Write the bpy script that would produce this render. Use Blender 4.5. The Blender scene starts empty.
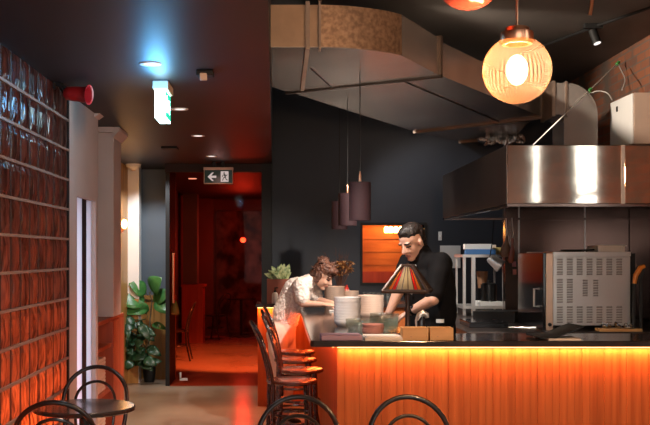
import bpy, bmesh, math, random
from mathutils import Vector, Matrix, Euler, noise
random.seed(7)
S = bpy.context.scene
COL = S.collection
PI = math.pi
R = math.radians
V = Vector

# ------------------------------------------------------------------ materials
def nt(name):
    m = bpy.data.materials.new(name); m.use_nodes = True
    t = m.node_tree; t.nodes.clear()
    out = t.nodes.new('ShaderNodeOutputMaterial')
    return m, t, out
def N(t, kind, **kw):
    n = t.nodes.new(kind)
    for k, v in kw.items():
        if k.startswith('i_'):
            n.inputs[k[2:].replace('_', ' ')].default_value = v
        else: setattr(n, k, v)
    return n
def coords(t, scale=(1, 1, 1), kind='Object'):
    tc = N(t, 'ShaderNodeTexCoord'); mp = N(t, 'ShaderNodeMapping')
    mp.inputs['Scale'].default_value = scale
    t.links.new(tc.outputs[kind], mp.inputs['Vector'])
    return mp.outputs['Vector']
def c4(c): return (c[0], c[1], c[2], 1)
def mat(name, col, rough=.5, metal=0, var=.0, vscale=(6, 6, 6), bump=0, bscale=None, spec=.5, col2=None, coat=0, detail=4):
    m, t, out = nt(name)
    b = N(t, 'ShaderNodeBsdfPrincipled')
    b.inputs['Base Color'].default_value = c4(col)
    b.inputs['Roughness'].default_value = rough
    b.inputs['Metallic'].default_value = metal
    b.inputs['Specular IOR Level'].default_value = spec
    b.inputs['Coat Weight'].default_value = coat
    t.links.new(b.outputs[0], out.inputs[0])
    if var or col2:
        nz = N(t, 'ShaderNodeTexNoise'); nz.inputs['Scale'].default_value = 1; nz.inputs['Detail'].default_value = detail
        t.links.new(coords(t, vscale), nz.inputs['Vector'])
        rp = N(t, 'ShaderNodeValToRGB')
        a = col; d = col2 or tuple(min(1, c * (1 + var)) for c in col)
        if not col2: a = tuple(c * (1 - var) for c in col)
        rp.color_ramp.elements[0].color = c4(a); rp.color_ramp.elements[1].color = c4(d)
        rp.color_ramp.elements[0].position = .35; rp.color_ramp.elements[1].position = .68
        t.links.new(nz.outputs[0], rp.inputs[0]); t.links.new(rp.outputs[0], b.inputs['Base Color'])
    if bump:
        nb = N(t, 'ShaderNodeTexNoise'); nb.inputs['Scale'].default_value = 1; nb.inputs['Detail'].default_value = 3
        t.links.new(coords(t, bscale or vscale), nb.inputs['Vector'])
        bp = N(t, 'ShaderNodeBump'); bp.inputs['Strength'].default_value = bump; bp.inputs['Distance'].default_value = .01
        t.links.new(nb.outputs[0], bp.inputs['Height']); t.links.new(bp.outputs[0], b.inputs['Normal'])
    return m
def emit(name, col, s):
    m, t, out = nt(name)
    e = N(t, 'ShaderNodeEmission'); e.inputs[0].default_value = c4(col); e.inputs[1].default_value = s
    t.links.new(e.outputs[0], out.inputs[0]); return m
def glassy(name, tint, transp=.6, transl=.25, rough=.06, tl=None, bump=0, bscale=(20, 20, 20)):
    """coloured thin glass: part clear, part translucent, with a glossy face"""
    m, t, out = nt(name)
    tr = N(t, 'ShaderNodeBsdfTransparent'); tr.inputs[0].default_value = c4(tint)
    tl_ = N(t, 'ShaderNodeBsdfTranslucent'); tl_.inputs[0].default_value = c4(tl or tint)
    gl = N(t, 'ShaderNodeBsdfGlossy'); gl.inputs['Roughness'].default_value = rough
    gl.inputs[0].default_value = (.9, .9, .9, 1)
    m1 = N(t, 'ShaderNodeMixShader'); m1.inputs[0].default_value = transl / max(1e-4, transp + transl)
    t.links.new(tr.outputs[0], m1.inputs[1]); t.links.new(tl_.outputs[0], m1.inputs[2])
    m2 = N(t, 'ShaderNodeMixShader'); m2.inputs[0].default_value = 1 - transp - transl
    t.links.new(m1.outputs[0], m2.inputs[1]); t.links.new(gl.outputs[0], m2.inputs[2])
    t.links.new(m2.outputs[0], out.inputs[0])
    if bump:
        nb = N(t, 'ShaderNodeTexNoise'); nb.inputs['Scale'].default_value = 1
        t.links.new(coords(t, bscale), nb.inputs['Vector'])
        bp = N(t, 'ShaderNodeBump'); bp.inputs['Strength'].default_value = bump; bp.inputs['Distance'].default_value = .02
        t.links.new(nb.outputs[0], bp.inputs['Height'])
        for q in (tl_, gl): t.links.new(bp.outputs[0], q.inputs['Normal'])
    return m
def ribbed(name):
    """clear amber glass pressed into vertical ribs: thick ribs scatter more of the bulb's light than the grooves"""
    m, t, out = nt(name)
    tc = N(t, 'ShaderNodeTexCoord'); sp = N(t, 'ShaderNodeSeparateXYZ'); t.links.new(tc.outputs['Object'], sp.inputs[0])
    at = N(t, 'ShaderNodeMath', operation='ARCTAN2'); t.links.new(sp.outputs['Y'], at.inputs[0]); t.links.new(sp.outputs['X'], at.inputs[1])
    mu = N(t, 'ShaderNodeMath', operation='MULTIPLY'); mu.inputs[1].default_value = 44; t.links.new(at.outputs[0], mu.inputs[0])
    sn = N(t, 'ShaderNodeMath', operation='SINE'); t.links.new(mu.outputs[0], sn.inputs[0])
    mr = N(t, 'ShaderNodeMapRange'); mr.inputs['From Min'].default_value = -1; mr.inputs['To Min'].default_value = .0005; mr.inputs['To Max'].default_value = .019
    t.links.new(sn.outputs[0], mr.inputs['Value'])
    tr = N(t, 'ShaderNodeBsdfTransparent'); tr.inputs[0].default_value = (1, .78, .56, 1)
    tl = N(t, 'ShaderNodeBsdfTranslucent'); tl.inputs[0].default_value = (1, .34, .10, 1)
    gl = N(t, 'ShaderNodeBsdfGlossy'); gl.inputs['Roughness'].default_value = .45
    m1 = N(t, 'ShaderNodeMixShader'); t.links.new(mr.outputs[0], m1.inputs[0]); t.links.new(tr.outputs[0], m1.inputs[1]); t.links.new(tl.outputs[0], m1.inputs[2])
    m2 = N(t, 'ShaderNodeMixShader'); m2.inputs[0].default_value = .012
    t.links.new(m1.outputs[0], m2.inputs[1]); t.links.new(gl.outputs[0], m2.inputs[2]); t.links.new(m2.outputs[0], out.inputs[0])
    return m
def brick_mat(name):
    m, t, out = nt(name)
    b = N(t, 'ShaderNodeBsdfPrincipled'); b.inputs['Roughness'].default_value = .85
    tc = N(t, 'ShaderNodeTexCoord'); sp = N(t, 'ShaderNodeSeparateXYZ'); cb = N(t, 'ShaderNodeCombineXYZ')
    t.links.new(tc.outputs['Object'], sp.inputs[0])
    t.links.new(sp.outputs['Y'], cb.inputs['X']); t.links.new(sp.outputs['Z'], cb.inputs['Y'])
    br = N(t, 'ShaderNodeTexBrick')
    br.inputs['Scale'].default_value = 1; br.inputs['Brick Width'].default_value = .23; br.inputs['Row Height'].default_value = .086
    br.inputs['Mortar Size'].default_value = .008
    br.inputs['Color1'].default_value = (.32, .115, .055, 1); br.inputs['Color2'].default_value = (.20, .085, .055, 1)
    br.inputs['Mortar'].default_value = (.17, .125, .10, 1)
    t.links.new(cb.outputs[0], br.inputs['Vector'])
    nz = N(t, 'ShaderNodeTexNoise'); nz.inputs['Scale'].default_value = 2.2; nz.inputs['Detail'].default_value = 6
    t.links.new(tc.outputs['Object'], nz.inputs['Vector'])
    mx = N(t, 'ShaderNodeMixRGB'); mx.blend_type = 'MIX'; mx.inputs['Color2'].default_value = (.13, .095, .075, 1)
    rp = N(t, 'ShaderNodeValToRGB'); rp.color_ramp.elements[0].position = .5; rp.color_ramp.elements[1].position = .62
    t.links.new(nz.outputs[0], rp.inputs[0]); t.links.new(rp.outputs[0], mx.inputs[0])
    t.links.new(br.outputs[0], mx.inputs['Color1']); t.links.new(mx.outputs[0], b.inputs['Base Color'])
    bp = N(t, 'ShaderNodeBump'); bp.inputs['Strength'].default_value = .5; bp.inputs['Distance'].default_value = .01
    t.links.new(br.outputs[1], bp.inputs['Height']); bp.invert = True
    t.links.new(bp.outputs[0], b.inputs['Normal']); t.links.new(b.outputs[0], out.inputs[0])
    return m
def block_mat(name):
    """wavy glass block: light from behind comes through as a soft glow, the face glints"""
    m, t, out = nt(name)
    tl = N(t, 'ShaderNodeBsdfTranslucent'); tl.inputs[0].default_value = (.62, .50, .44, 1)
    gl = N(t, 'ShaderNodeBsdfGlossy'); gl.inputs['Roughness'].default_value = .14; gl.inputs[0].default_value = (.55, .56, .58, 1)
    df = N(t, 'ShaderNodeBsdfDiffuse'); df.inputs[0].default_value = (.05, .035, .03, 1)
    v = coords(t, (1, 1, 1))
    mp = N(t, 'ShaderNodeMapping'); mp.inputs['Scale'].default_value = (8, 18, 4); t.links.new(v, mp.inputs[0])
    nz = N(t, 'ShaderNodeTexNoise'); nz.inputs['Scale'].default_value = 1; nz.inputs['Detail'].default_value = 2; nz.inputs['Distortion'].default_value = 1.2
    t.links.new(mp.outputs[0], nz.inputs['Vector'])
    bp = N(t, 'ShaderNodeBump'); bp.inputs['Strength'].default_value = 1; bp.inputs['Distance'].default_value = .022
    t.links.new(nz.outputs[0], bp.inputs['Height'])
    for q in (tl, gl): t.links.new(bp.outputs[0], q.inputs['Normal'])
    rp = N(t, 'ShaderNodeValToRGB'); rp.color_ramp.elements[0].position = .32; rp.color_ramp.elements[1].position = .66
    rp.color_ramp.elements[0].color = (.18, .13, .11, 1); rp.color_ramp.elements[1].color = (.95, .80, .70, 1)
    t.links.new(nz.outputs[0], rp.inputs[0]); t.links.new(rp.outputs[0], tl.inputs[0])
    m1 = N(t, 'ShaderNodeMixShader'); m1.inputs[0].default_value = .16
    t.links.new(tl.outputs[0], m1.inputs[1]); t.links.new(gl.outputs[0], m1.inputs[2])
    m2 = N(t, 'ShaderNodeMixShader'); m2.inputs[0].default_value = .2
    t.links.new(m1.outputs[0], m2.inputs[1]); t.links.new(df.outputs[0], m2.inputs[2])
    t.links.new(m2.outputs[0], out.inputs[0]); return m

M = {}
M['floor'] = mat('polished_concrete', (.33, .24, .17), .20, var=0, vscale=(1.3, .8, 1), bump=.06, bscale=(9, 9, 9), col2=(.46, .36, .26), detail=8)
M['ceil'] = mat('dark_ceiling_paint', (.009, .0065, .009), .5, var=.1, vscale=(2, 2, 2), spec=.35)
M['ceil_high'] = mat('dark_high_ceiling_paint', (.10, .088, .080), .6, var=.15, vscale=(1, 1, 1))
M['navy'] = mat('charcoal_wall_paint', (.015, .020, .031), .55, var=.12, vscale=(2, 2, 2), bump=.04, bscale=(30, 30, 30))
M['slate'] = mat('slate_blue_wall_paint', (.12, .155, .19), .55, var=.08, vscale=(2, 2, 2))
M['white_wall'] = mat('off_white_plaster', (.56, .46, .43), .6, var=.04, vscale=(3, 3, 3), bump=.05, bscale=(40, 40, 40))
M['white'] = mat('white_paint', (.86, .85, .82), .45, var=.02)
M['door_white'] = mat('white_door_paint', (.74, .84, 1.0), .4, var=.02)  # cool light put into a bluish white; no object uses it
M['brick'] = brick_mat('old_brick')
M['block'] = block_mat('wavy_glass_block')
M['mortar'] = mat('block_joint', (.27, .19, .16), .45, var=.15, vscale=(8, 8, 8))
M['mottle'] = mat('mottled_plaster', (.02, .012, .011), .85, vscale=(5, 5, 4), col2=(.26, .18, .16), detail=10)
M['red_wall'] = mat('dark_red_brown_wall', (.10, .06, .05), .6, var=.1)
M['panel'] = mat('amber_wood_boards', (.34, .082, .016), .5, vscale=(26, 26, 1.1), col2=(.48, .135, .032), bump=.05, spec=.2)
M['wood_red'] = mat('red_brown_wood', (.34, .065, .028), .4, vscale=(18, 18, 1.4), col2=(.48, .11, .045))
M['wood_gold'] = mat('golden_wood_panelling', (.40, .18, .04), .42, vscale=(16, 16, 1.2), col2=(.58, .29, .08))
M['wood_box'] = mat('pale_bamboo', (.50, .25, .08), .5, vscale=(3, 20, 20), col2=(.62, .34, .13))
M['wood_wide'] = mat('horizontal_wood_planks', (.36, .15, .05), .5, vscale=(1.6, 10, 9), col2=(.62, .30, .11))
M['bent'] = mat('dark_bentwood', (.022, .009, .007), .25, vscale=(20, 20, 20), col2=(.042, .016, .011), coat=.25)
M['bent_black'] = mat('black_bentwood', (.008, .006, .006), .3, vscale=(20, 20, 20), col2=(.016, .010, .009), coat=.15)
M['seat'] = mat('red_brown_seat_wood', (.048, .015, .009), .26, vscale=(4, 22, 4), col2=(.080, .026, .014), coat=.4)
M['stone'] = mat('dark_polished_counter', (.020, .015, .014), .12, vscale=(7, 7, 7), col2=(.045, .032, .028))
M['bench'] = mat('dark_bench_steel', (.05, .038, .034), .38, .5, var=.15)
M['steel'] = mat('brushed_steel', (.72, .70, .67), .3, .7)
M['steel_dark'] = mat('dark_reflecting_steel', (.20, .14, .12), .2, 1, var=.12, vscale=(3, 3, 3))
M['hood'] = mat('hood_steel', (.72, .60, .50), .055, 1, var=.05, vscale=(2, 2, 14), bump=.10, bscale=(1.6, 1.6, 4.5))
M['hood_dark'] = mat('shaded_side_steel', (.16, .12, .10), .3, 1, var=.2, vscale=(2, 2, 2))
M['duct'] = mat('galvanised_steel', (.60, .55, .50), .22, .74, var=.12, vscale=(3.5, 3.5, 3.5), bump=.05, bscale=(2.2, 2.2, 2.2))
M['frosted'] = glassy('frosted_door_glass', (.85,.92,1), .02, .93, .3, tl=(.85,.92,1))
M['duct_warm'] = mat('warm_toned_galvanised_steel', (.44, .28, .17), .35, .5, var=.12, vscale=(5, 5, 5))  # warm lamplight on the straight section is put into this colour
M['duct_spot'] = mat('weathered_galvanised_steel', (.24, .145, .09), .5, .6, vscale=(30, 30, 30), col2=(.46, .29, .18), detail=12)
M['seam_dark'] = mat('dark_duct_seam', (.05, .036, .028), .5, .5)
M['flange'] = mat('dull_steel_flange', (.30, .22, .17), .55, .8, var=.15)
M['black'] = mat('matt_black', (.009, .009, .009), .6, spec=.3)
M['lintel'] = mat('dark_red_lintel_paint', (.022, .009, .008), .6, spec=.3)
M['black_gloss'] = mat('gloss_black', (.012, .012, .013), .12, var=.1)
M['black_metal'] = mat('black_metal', (.02, .02, .02), .35, .3)
M['shirt'] = mat('black_cotton', (.006, .0055, .006), .85, var=.2, vscale=(14, 14, 14), bump=.35, bscale=(11, 11, 6), spec=.12)
M['skin'] = mat('skin', (.62, .36, .26), .5, var=.05, vscale=(14, 14, 14))
M['lip'] = mat('lips', (.42, .16, .13), .5)
M['eye'] = mat('eye_dark', (.03, .02, .018), .3)
M['hair'] = mat('dark_brown_hair', (.010, .006, .005), .55, vscale=(40, 40, 12), col2=(.022, .014, .010), bump=.6, bscale=(70, 70, 20))
M['auburn'] = mat('auburn_hair', (.045, .015, .009), .5, vscale=(40, 40, 12), col2=(.10, .036, .018), bump=.7, bscale=(60, 60, 20))
M['cream'] = mat('cream_fluffy_knit', (.66, .56, .50), .9, vscale=(28, 28, 28), col2=(.86, .77, .71), bump=.9, bscale=(70, 70, 70), spec=.1)
M['beige'] = mat('beige_cotton', (.62, .46, .38), .8, var=.06, bump=.2, bscale=(12, 12, 6))
M['plate'] = mat('white_glazed_ceramic', (.74, .71, .69), .25, var=.03)
M['bowl'] = mat('beige_glazed_ceramic', (.58, .43, .34), .4, var=.06, vscale=(30, 30, 30))
M['copper'] = mat('copper_metal', (.78, .38, .22), .28, 1, var=.08)
M['terra'] = mat('terracotta_pink', (.52, .24, .19), .5, var=.08)
M['planter'] = mat('rust_red_planter', (.32, .085, .045), .5, var=.1)
M['glass'] = glassy('clear_glass', (.93, .96, .95), .80, .08, .04)
M['glass_green'] = glassy('smoky_green_glass', (.95, .97, .94), .78, .15, .06, tl=(.7, .72, .64))
M['red_glass'] = glassy('red_tinted_glass', (1, .58, .46), .994, .004, .02)
M['leaf'] = mat('green_leaf', (.035, .14, .035), .35, vscale=(9, 9, 9), col2=(.07, .24, .06))
M['leaf_dark'] = mat('dark_green_leaf', (.012, .045, .018), .35, vscale=(9, 9, 9), col2=(.025, .08, .03))
M['leaf_pale'] = mat('pale_striped_leaf', (.10, .18, .05), .45, vscale=(30, 60, 30), col2=(.60, .62, .30))
M['stem'] = mat('brown_plant_stem', (.10, .075, .035), .7, var=.2)
M['dry'] = mat('dried_flower_petals', (.42, .17, .05), .8, vscale=(30, 30, 30), col2=(.72, .42, .16))
M['twig'] = mat('dry_twig', (.09, .035, .022), .8, var=.2)
M['siren'] = mat('red_plastic', (.42, .018, .022), .3, var=.05)
M['sign_green'] = mat('exit_sign_green_film', (.004, .035, .022), .3)
M['sign_white'] = emit('exit_sign_lit_white', (1, .80, .74), .42)
M['exit_face'] = emit('exit_light_white', (.60, .95, 1), 9)
M['exit_green'] = emit('exit_light_green', (.03, .62, .36), 1.1)
M['cap_beige'] = mat('beige_plastic', (.58, .42, .32), .5, var=.04)
M['led'] = emit('amber_led_strip', (1, .50, .17), 4)
M['down'] = emit('downlight_diffuser', (1, .90, .84), 1.1)
M['globe'] = ribbed('amber_ribbed_glass')
M['joint_dark'] = mat('dark_vertical_joint', (.05, .03, .025), .5)
M['globe_red'] = mat('red_copper_ribbed_glass', (.62, .12, .08), .12, .6, var=.05)
M['bulb'] = emit('frosted_bulb', (1, .82, .56), 10)
M['red_lamp'] = emit('red_lamp_glow', (1, .10, .05), 9)
M['amber_lamp'] = emit('amber_lamp_glow', (1, .42, .10), 26)
M['shade'] = mat('plum_brown_fabric', (.028, .008, .011), .8, var=.1, vscale=(60, 60, 60), bump=.1)
M['shade_in'] = emit('shade_diffuser', (1, .80, .70), 1.1)
M['tif_white'] = glassy('opal_white_art_glass', (.9, .82, .66), .15, .75, .15, tl=(.60, .54, .42))
M['tif_red'] = glassy('red_art_glass', (.8, .06, .03), .2, .7, .1, tl=(.85, .07, .03))
M['tif_amber'] = glassy('amber_art_glass', (.95, .45, .06), .2, .7, .1, tl=(.95, .45, .07))
M['tif_green'] = glassy('olive_art_glass', (.35, .30, .06), .2, .7, .1, tl=(.34, .32, .07))
M['lead'] = mat('dark_bronze_came', (.045, .026, .018), .4, .5, var=.1)
M['purple'] = mat('mauve_paper', (.36, .22, .27), .7, var=.04)
M['paper'] = mat('cream_paper', (.72, .60, .50), .8, var=.03)
M['tile'] = mat('pale_grey_panel', (.66, .68, .70), .4, var=.05)
M['blue_card'] = mat('blue_carton', (.07, .20, .46), .5, var=.05)
M['yellow_card'] = mat('yellow_carton', (.72, .52, .18), .5, var=.1)
M['red_plastic'] = mat('glossy_red', (.60, .04, .03), .3)
M['orange_plastic'] = mat('orange_plastic', (.85, .26, .03), .35)
M['rubber'] = mat('black_rubber', (.015, .015, .015), .6)
M['brown_leather'] = mat('brown_wood_board', (.22, .10, .05), .5, vscale=(30, 30, 4), col2=(.36, .19, .10))
M['foil'] = mat('crumpled_foil', (.75, .73, .70), .22, 1, bump=1, bscale=(40, 40, 40))
M['pink'] = mat('pink_plastic', (.70, .28, .30), .5)
M['green_tag'] = mat('green_tape', (.08, .42, .10), .5)
M['wire'] = mat('pale_cable', (.55, .52, .48), .4, .3)
M['vent_dark'] = mat('shadowed_slot', (.24,.20,.18), .5, .6)
M['oven_post'] = mat('warm_reflecting_steel', (.72, .50, .36), .35, .8, var=.06)

# ------------------------------------------------------------------ mesh helpers
def bx(bm, x0, x1, y0, y1, z0, z1):
    vs = [bm.verts.new(p) for p in ((x0,y0,z0),(x1,y0,z0),(x1,y1,z0),(x0,y1,z0),(x0,y0,z1),(x1,y0,z1),(x1,y1,z1),(x0,y1,z1))]
    for f in ((3,2,1,0),(4,5,6,7),(0,1,5,4),(1,2,6,5),(2,3,7,6),(3,0,4,7)): bm.faces.new([vs[i] for i in f])
def prism(bm, pts, z0, z1):
    a = [bm.verts.new((p[0], p[1], z0)) for p in pts]; b = [bm.verts.new((p[0], p[1], z1)) for p in pts]
    n = len(pts); fs = [bm.faces.new(a[::-1]), bm.faces.new(b)]
    for i in range(n): fs.append(bm.faces.new((a[i], a[(i+1)%n], b[(i+1)%n], b[i])))
    bmesh.ops.recalc_face_normals(bm, faces=fs)
def prism_dir(bm, pts3, d):
    """a flat polygon of 3-D points pushed along d"""
    d = V(d); a = [bm.verts.new(V(p)) for p in pts3]; b = [bm.verts.new(V(p) + d) for p in pts3]
    n = len(a); fs = [bm.faces.new(a[::-1]), bm.faces.new(b)]
    for i in range(n): fs.append(bm.faces.new((a[i], a[(i+1)%n], b[(i+1)%n], b[i])))
    bmesh.ops.recalc_face_normals(bm, faces=fs)
def tube(bm, pts, r, seg=10, closed=False):
    pts = [V(p) for p in pts]; n = len(pts)
    rs = r if isinstance(r, (list, tuple)) else [r] * n
    rings = []; prev = None
    for i, p in enumerate(pts):
        if closed: d = pts[(i+1)%n] - pts[i-1]
        else: d = pts[min(i+1, n-1)] - pts[max(i-1, 0)]
        d.normalize()
        if prev is None:
            u = d.cross(V((0,0,1)));
            if u.length < .05: u = d.cross(V((1,0,0)))
        else: u = prev - d * prev.dot(d)
        u.normalize(); prev = u; w = d.cross(u)
        rings.append([bm.verts.new(p + (u*math.cos(a) + w*math.sin(a)) * rs[i]) for a in (2*PI*k/seg for k in range(seg))])
    m = n if closed else n - 1
    for i in range(m):
        A, B = rings[i], rings[(i+1)%n]
        off = 0
        if closed and i == n-1:
            off = min(range(seg), key=lambda o: (A[0].co - B[o].co).length)
        for k in range(seg): bm.faces.new((A[k], A[(k+1)%seg], B[(k+1+off)%seg], B[(k+off)%seg]))
    if not closed:
        bm.faces.new(rings[0][::-1]); bm.faces.new(rings[-1])
def lathe(bm, prof, c=(0,0,0), seg=32, flute=0, fn=0):
    """prof: (radius, z) pairs bottom to top"""
    c = V(c); rings = []
    for r, z in prof:
        if r < 1e-5: rings.append([bm.verts.new(c + V((0,0,z)))])
        else:
            rings.append([bm.verts.new(c + V((math.cos(a)*r*(1+flute*math.cos(fn*a)), math.sin(a)*r*(1+flute*math.cos(fn*a)), z))) for a in (2*PI*k/seg for k in range(seg))])
    for A, B in zip(rings, rings[1:]):
        for k in range(seg):
            if len(A) == 1 and len(B) == 1: break
            if len(A) == 1: bm.faces.new((A[0], B[(k+1)%seg], B[k]))
            elif len(B) == 1: bm.faces.new((A[k], A[(k+1)%seg], B[0]))
            else: bm.faces.new((A[k], A[(k+1)%seg], B[(k+1)%seg], B[k]))
    if len(rings[0]) > 1: bm.faces.new(rings[0][::-1])
    if len(rings[-1]) > 1: bm.faces.new(rings[-1])
def vessel(ro, h, foot=None, t=.004, rim=None, seg=32, bulge=0):
    """open cup or bowl profile with a real wall"""
    foot = foot or ro * .6
    n = 7; out = [(0, 0), (foot, 0)]
    for i in range(1, n+1):
        u = i / n
        out.append((foot + (ro-foot) * math.sin(u*PI/2) ** .8 + bulge*math.sin(u*PI), h*u))
    inn = [(max(.001, r - t), max(z, t*1.5)) for r, z in out[:0:-1]]
    return out + inn + [(0, t*1.5)]
def ellipsoid(bm, c, rad, mx=None, seg=20, rings=12):
    mx = mx or Matrix.Identity(3); c = V(c)
    vs = []
    for i in range(rings+1):
        th = PI * i / rings
        if i in (0, rings): vs.append([bm.verts.new(c + mx @ V((0,0,rad[2]*math.cos(th))))]); continue
        vs.append([bm.verts.new(c + mx @ V((rad[0]*math.sin(th)*math.cos(p), rad[1]*math.sin(th)*math.sin(p), rad[2]*math.cos(th)))) for p in (2*PI*k/seg for k in range(seg))])
    fs = []
    for A, B in zip(vs, vs[1:]):
        for k in range(seg):
            if len(A) == 1: fs.append(bm.faces.new((A[0], B[k], B[(k+1)%seg])))
            elif len(B) == 1: fs.append(bm.faces.new((A[k], B[0], A[(k+1)%seg])))
            else: fs.append(bm.faces.new((A[k], B[k], B[(k+1)%seg], A[(k+1)%seg])))
    bmesh.ops.recalc_face_normals(bm, faces=fs)
def capsule(bm, a, b, ra, rb, seg=16):
    a, b = V(a), V(b); d = (b - a); L = d.length; d.normalize()
    pts, rs = [], []
    for k in range(6):
        th = PI/2 * (1 - k/5); pts.append(a - d*ra*math.sin(th)); rs.append(max(.0008, ra*math.cos(th)))
    for k in range(1, 6):
        th = PI/2 * k/5; pts.append(b + d*rb*math.sin(th)); rs.append(max(.0008, rb*math.cos(th)))
    pts.insert(6, (a+b)/2); rs.insert(6, (ra+rb)/2)
    pts.insert(7, b); rs.insert(7, rb)
    tube(bm, pts, rs, seg)
def new(): return bmesh.new()
def link(o, parent=None):
    COL.objects.link(o)
    if parent is not None: o.parent = parent
    return o
def obj(name, bm, m, parent=None, loc=(0,0,0), rz=0, smooth=False, bevel=0, solid=0, sub=0):
    me = bpy.data.meshes.new(name); bm.normal_update(); bm.to_mesh(me); bm.free()
    for x in (m if isinstance(m, (list, tuple)) else [m]): me.materials.append(x)
    if smooth:
        me.polygons.foreach_set('use_smooth', [True]*len(me.polygons))
        try: me.set_sharp_from_angle(angle=R(40))
        except Exception: pass
    o = bpy.data.objects.new(name, me); link(o, parent)
    o.location = loc; o.rotation_euler = (0, 0, rz)
    if bevel:
        b = o.modifiers.new('bevel', 'BEVEL'); b.width = bevel; b.segments = 2; b.limit_method = 'ANGLE'
    if solid:
        s = o.modifiers.new('solid', 'SOLIDIFY'); s.thickness = solid
    if sub:
        s = o.modifiers.new('sub', 'SUBSURF'); s.levels = sub; s.render_levels = sub
    return o
def tag(o, label, cat, group=None):
    o['label'] = label; o['category'] = cat
    if group: o['group'] = group
    return o
def thing(name, label, cat, loc=(0,0,0), rz=0, group=None):
    o = bpy.data.objects.new(name, None); link(o); o.location = loc; o.rotation_euler = (0,0,rz)
    o.empty_display_size = .05
    return tag(o, label, cat, group)
def struct(name, bm, m, parent=None, **kw):
    o = obj(name, bm, m, parent, **kw)
    if parent is None: o['kind'] = 'structure'
    return o
def box(name, b, m, parent=None, **kw):
    bm = new(); bx(bm, *b); return obj(name, bm, m, parent, **kw)
def sbox(name, b, m, parent=None, **kw):
    o = box(name, b, m, parent, **kw)
    if parent is None: o['kind'] = 'structure'
    return o
def kids(o): return [c for c in COL.objects if c.parent == o]
def dup(root, loc=None, rz=None, label=None, group=None):
    r = root.copy(); link(r)
    for ch in kids(root):
        c = ch.copy(); link(c, r)
        for g in kids(ch):
            d = g.copy(); link(d, c)
    if loc is not None: r.location = loc
    if rz is not None: r.rotation_euler = (0,0,rz)
    if label: r['label'] = label
    if group: r['group'] = group
    return r
EYE = 1.6; F = 1000.0; VX, VY = 281.0, 254.0
def X(px, D): return (px - VX) * D / F
def Z(py, D): return EYE - (py - VY) * D / F
def P(px, py, D): return V((X(px, D), D, Z(py, D)))
def light(name, kind, loc, power, col=(1,1,1), size=.1, size_y=None, aim=None, spot=None, blend=.5, parent=None):
    l = bpy.data.lights.new(name, kind); l.energy = power; l.color = col
    if kind == 'AREA':
        l.size = size
        if size_y: l.shape = 'RECTANGLE'; l.size_y = size_y
    else: l.shadow_soft_size = size
    if kind == 'SPOT': l.spot_size = R(spot or 60); l.spot_blend = blend
    o = bpy.data.objects.new(name, l); link(o, parent); o.location = loc
    if aim is not None: o.rotation_euler = (V(aim) - V(loc)).to_track_quat('-Z', 'Y').to_euler()
    return o
def ordinal(i): return ['first','second','third','fourth','fifth','sixth','seventh','eighth','ninth','tenth','eleventh','twelfth'][i]
# ------------------------------------------------------------------ camera
cam = bpy.data.cameras.new('camera'); cam.sensor_width = 36; cam.lens = F / 650 * 36
cam.shift_x = (325 - VX) / 650; cam.shift_y = (VY - 212.5) / 650; cam.clip_end = 100
co = bpy.data.objects.new('camera', cam); link(co); co.location = (0, 0, EYE); co.rotation_euler = (R(90), 0, 0)
S.camera = co

# ------------------------------------------------------------------ room shell
CL, CH = 2.687, 3.74           # low and high ceiling
XR = 3.6                       # right wall
sbox('floor', (-2.6, 3.9, -1.6, 21.2, -.1, 0), M['floor'])
bm = new(); prism(bm, [(-2.6,-1.6), (-.05,-1.6), (-.055,4.2), (-.112,12.6), (-.112,21.2), (-2.6,21.2)], CL, 3.95)
struct('ceiling', bm, M['ceil'])
sbox('ceiling_high', (-.12, 3.9, -1.6, 12.7, CH, 3.95), M['ceil_high'])
# right wall with two tall windows, unseen and added for daylight and hood streaks
bm = new()
for y0, y1, z0, z1 in ((3.3,12.7,0,3.95), (.75,2.2,0,3.95), (-1.6,.05,0,3.95), (.05,.75,0,.8), (.05,.75,3.3,3.95), (2.2,3.3,0,.8), (2.2,3.3,3.3,3.95)):
    bx(bm, XR, 3.78, y0, y1, z0, z1)
struct('wall_right', bm, M['brick'])
for n, (y0, y1) in enumerate(((.05,.75), (2.2,3.3)), 1):
    bm = new()
    for a in ((y0,y0+.05,.8,3.3), (y1-.05,y1,.8,3.3), (y0,y1,.8,.85), (y0,y1,3.25,3.3), (y0,y1,2.3,2.34)): bx(bm, 3.62, 3.70, *a)
    w = struct('window_%d' % n, bm, M['black_metal'])
    sbox('pane', (3.655, 3.665, y0, y1, .8, 3.3), M['glass'], w)
    light('window_daylight', 'AREA', (3.69, (y0+y1)/2, 2.05), 34*(y1-y0), (1, .97, .94), y1-y0, 2.5, aim=(0, (y0+y1)/2, 2.05), parent=None)  # daylight panel added at the unseen window
bm = new()
for a in ((-2.6,-1.0,0,3.95), (3.2,3.9,0,3.95), (-1.0,3.2,0,.8), (-1.0,3.2,3.2,3.95)): bx(bm, a[0], a[1], -1.75, -1.6, a[2], a[3])
struct('wall_front', bm, M['white_wall'])
bm = new()
for a in ((-1.0,-.95,.8,3.2),(3.15,3.2,.8,3.2),(1.07,1.13,.8,3.2),(-1.0,3.2,.8,.85),(-1.0,3.2,3.15,3.2)): bx(bm, a[0], a[1], -1.70, -1.62, a[2], a[3])
struct('window_3', bm, M['black_metal'])  # unseen front window, added to let daylight in
light('street_daylight', 'AREA', (1.1, -1.74, 2.0), 75, (1, .95, .90), 4.2, 2.4, aim=(1.1, 5, 2.0))  # added area light behind the camera, brightens the whole room
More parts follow.
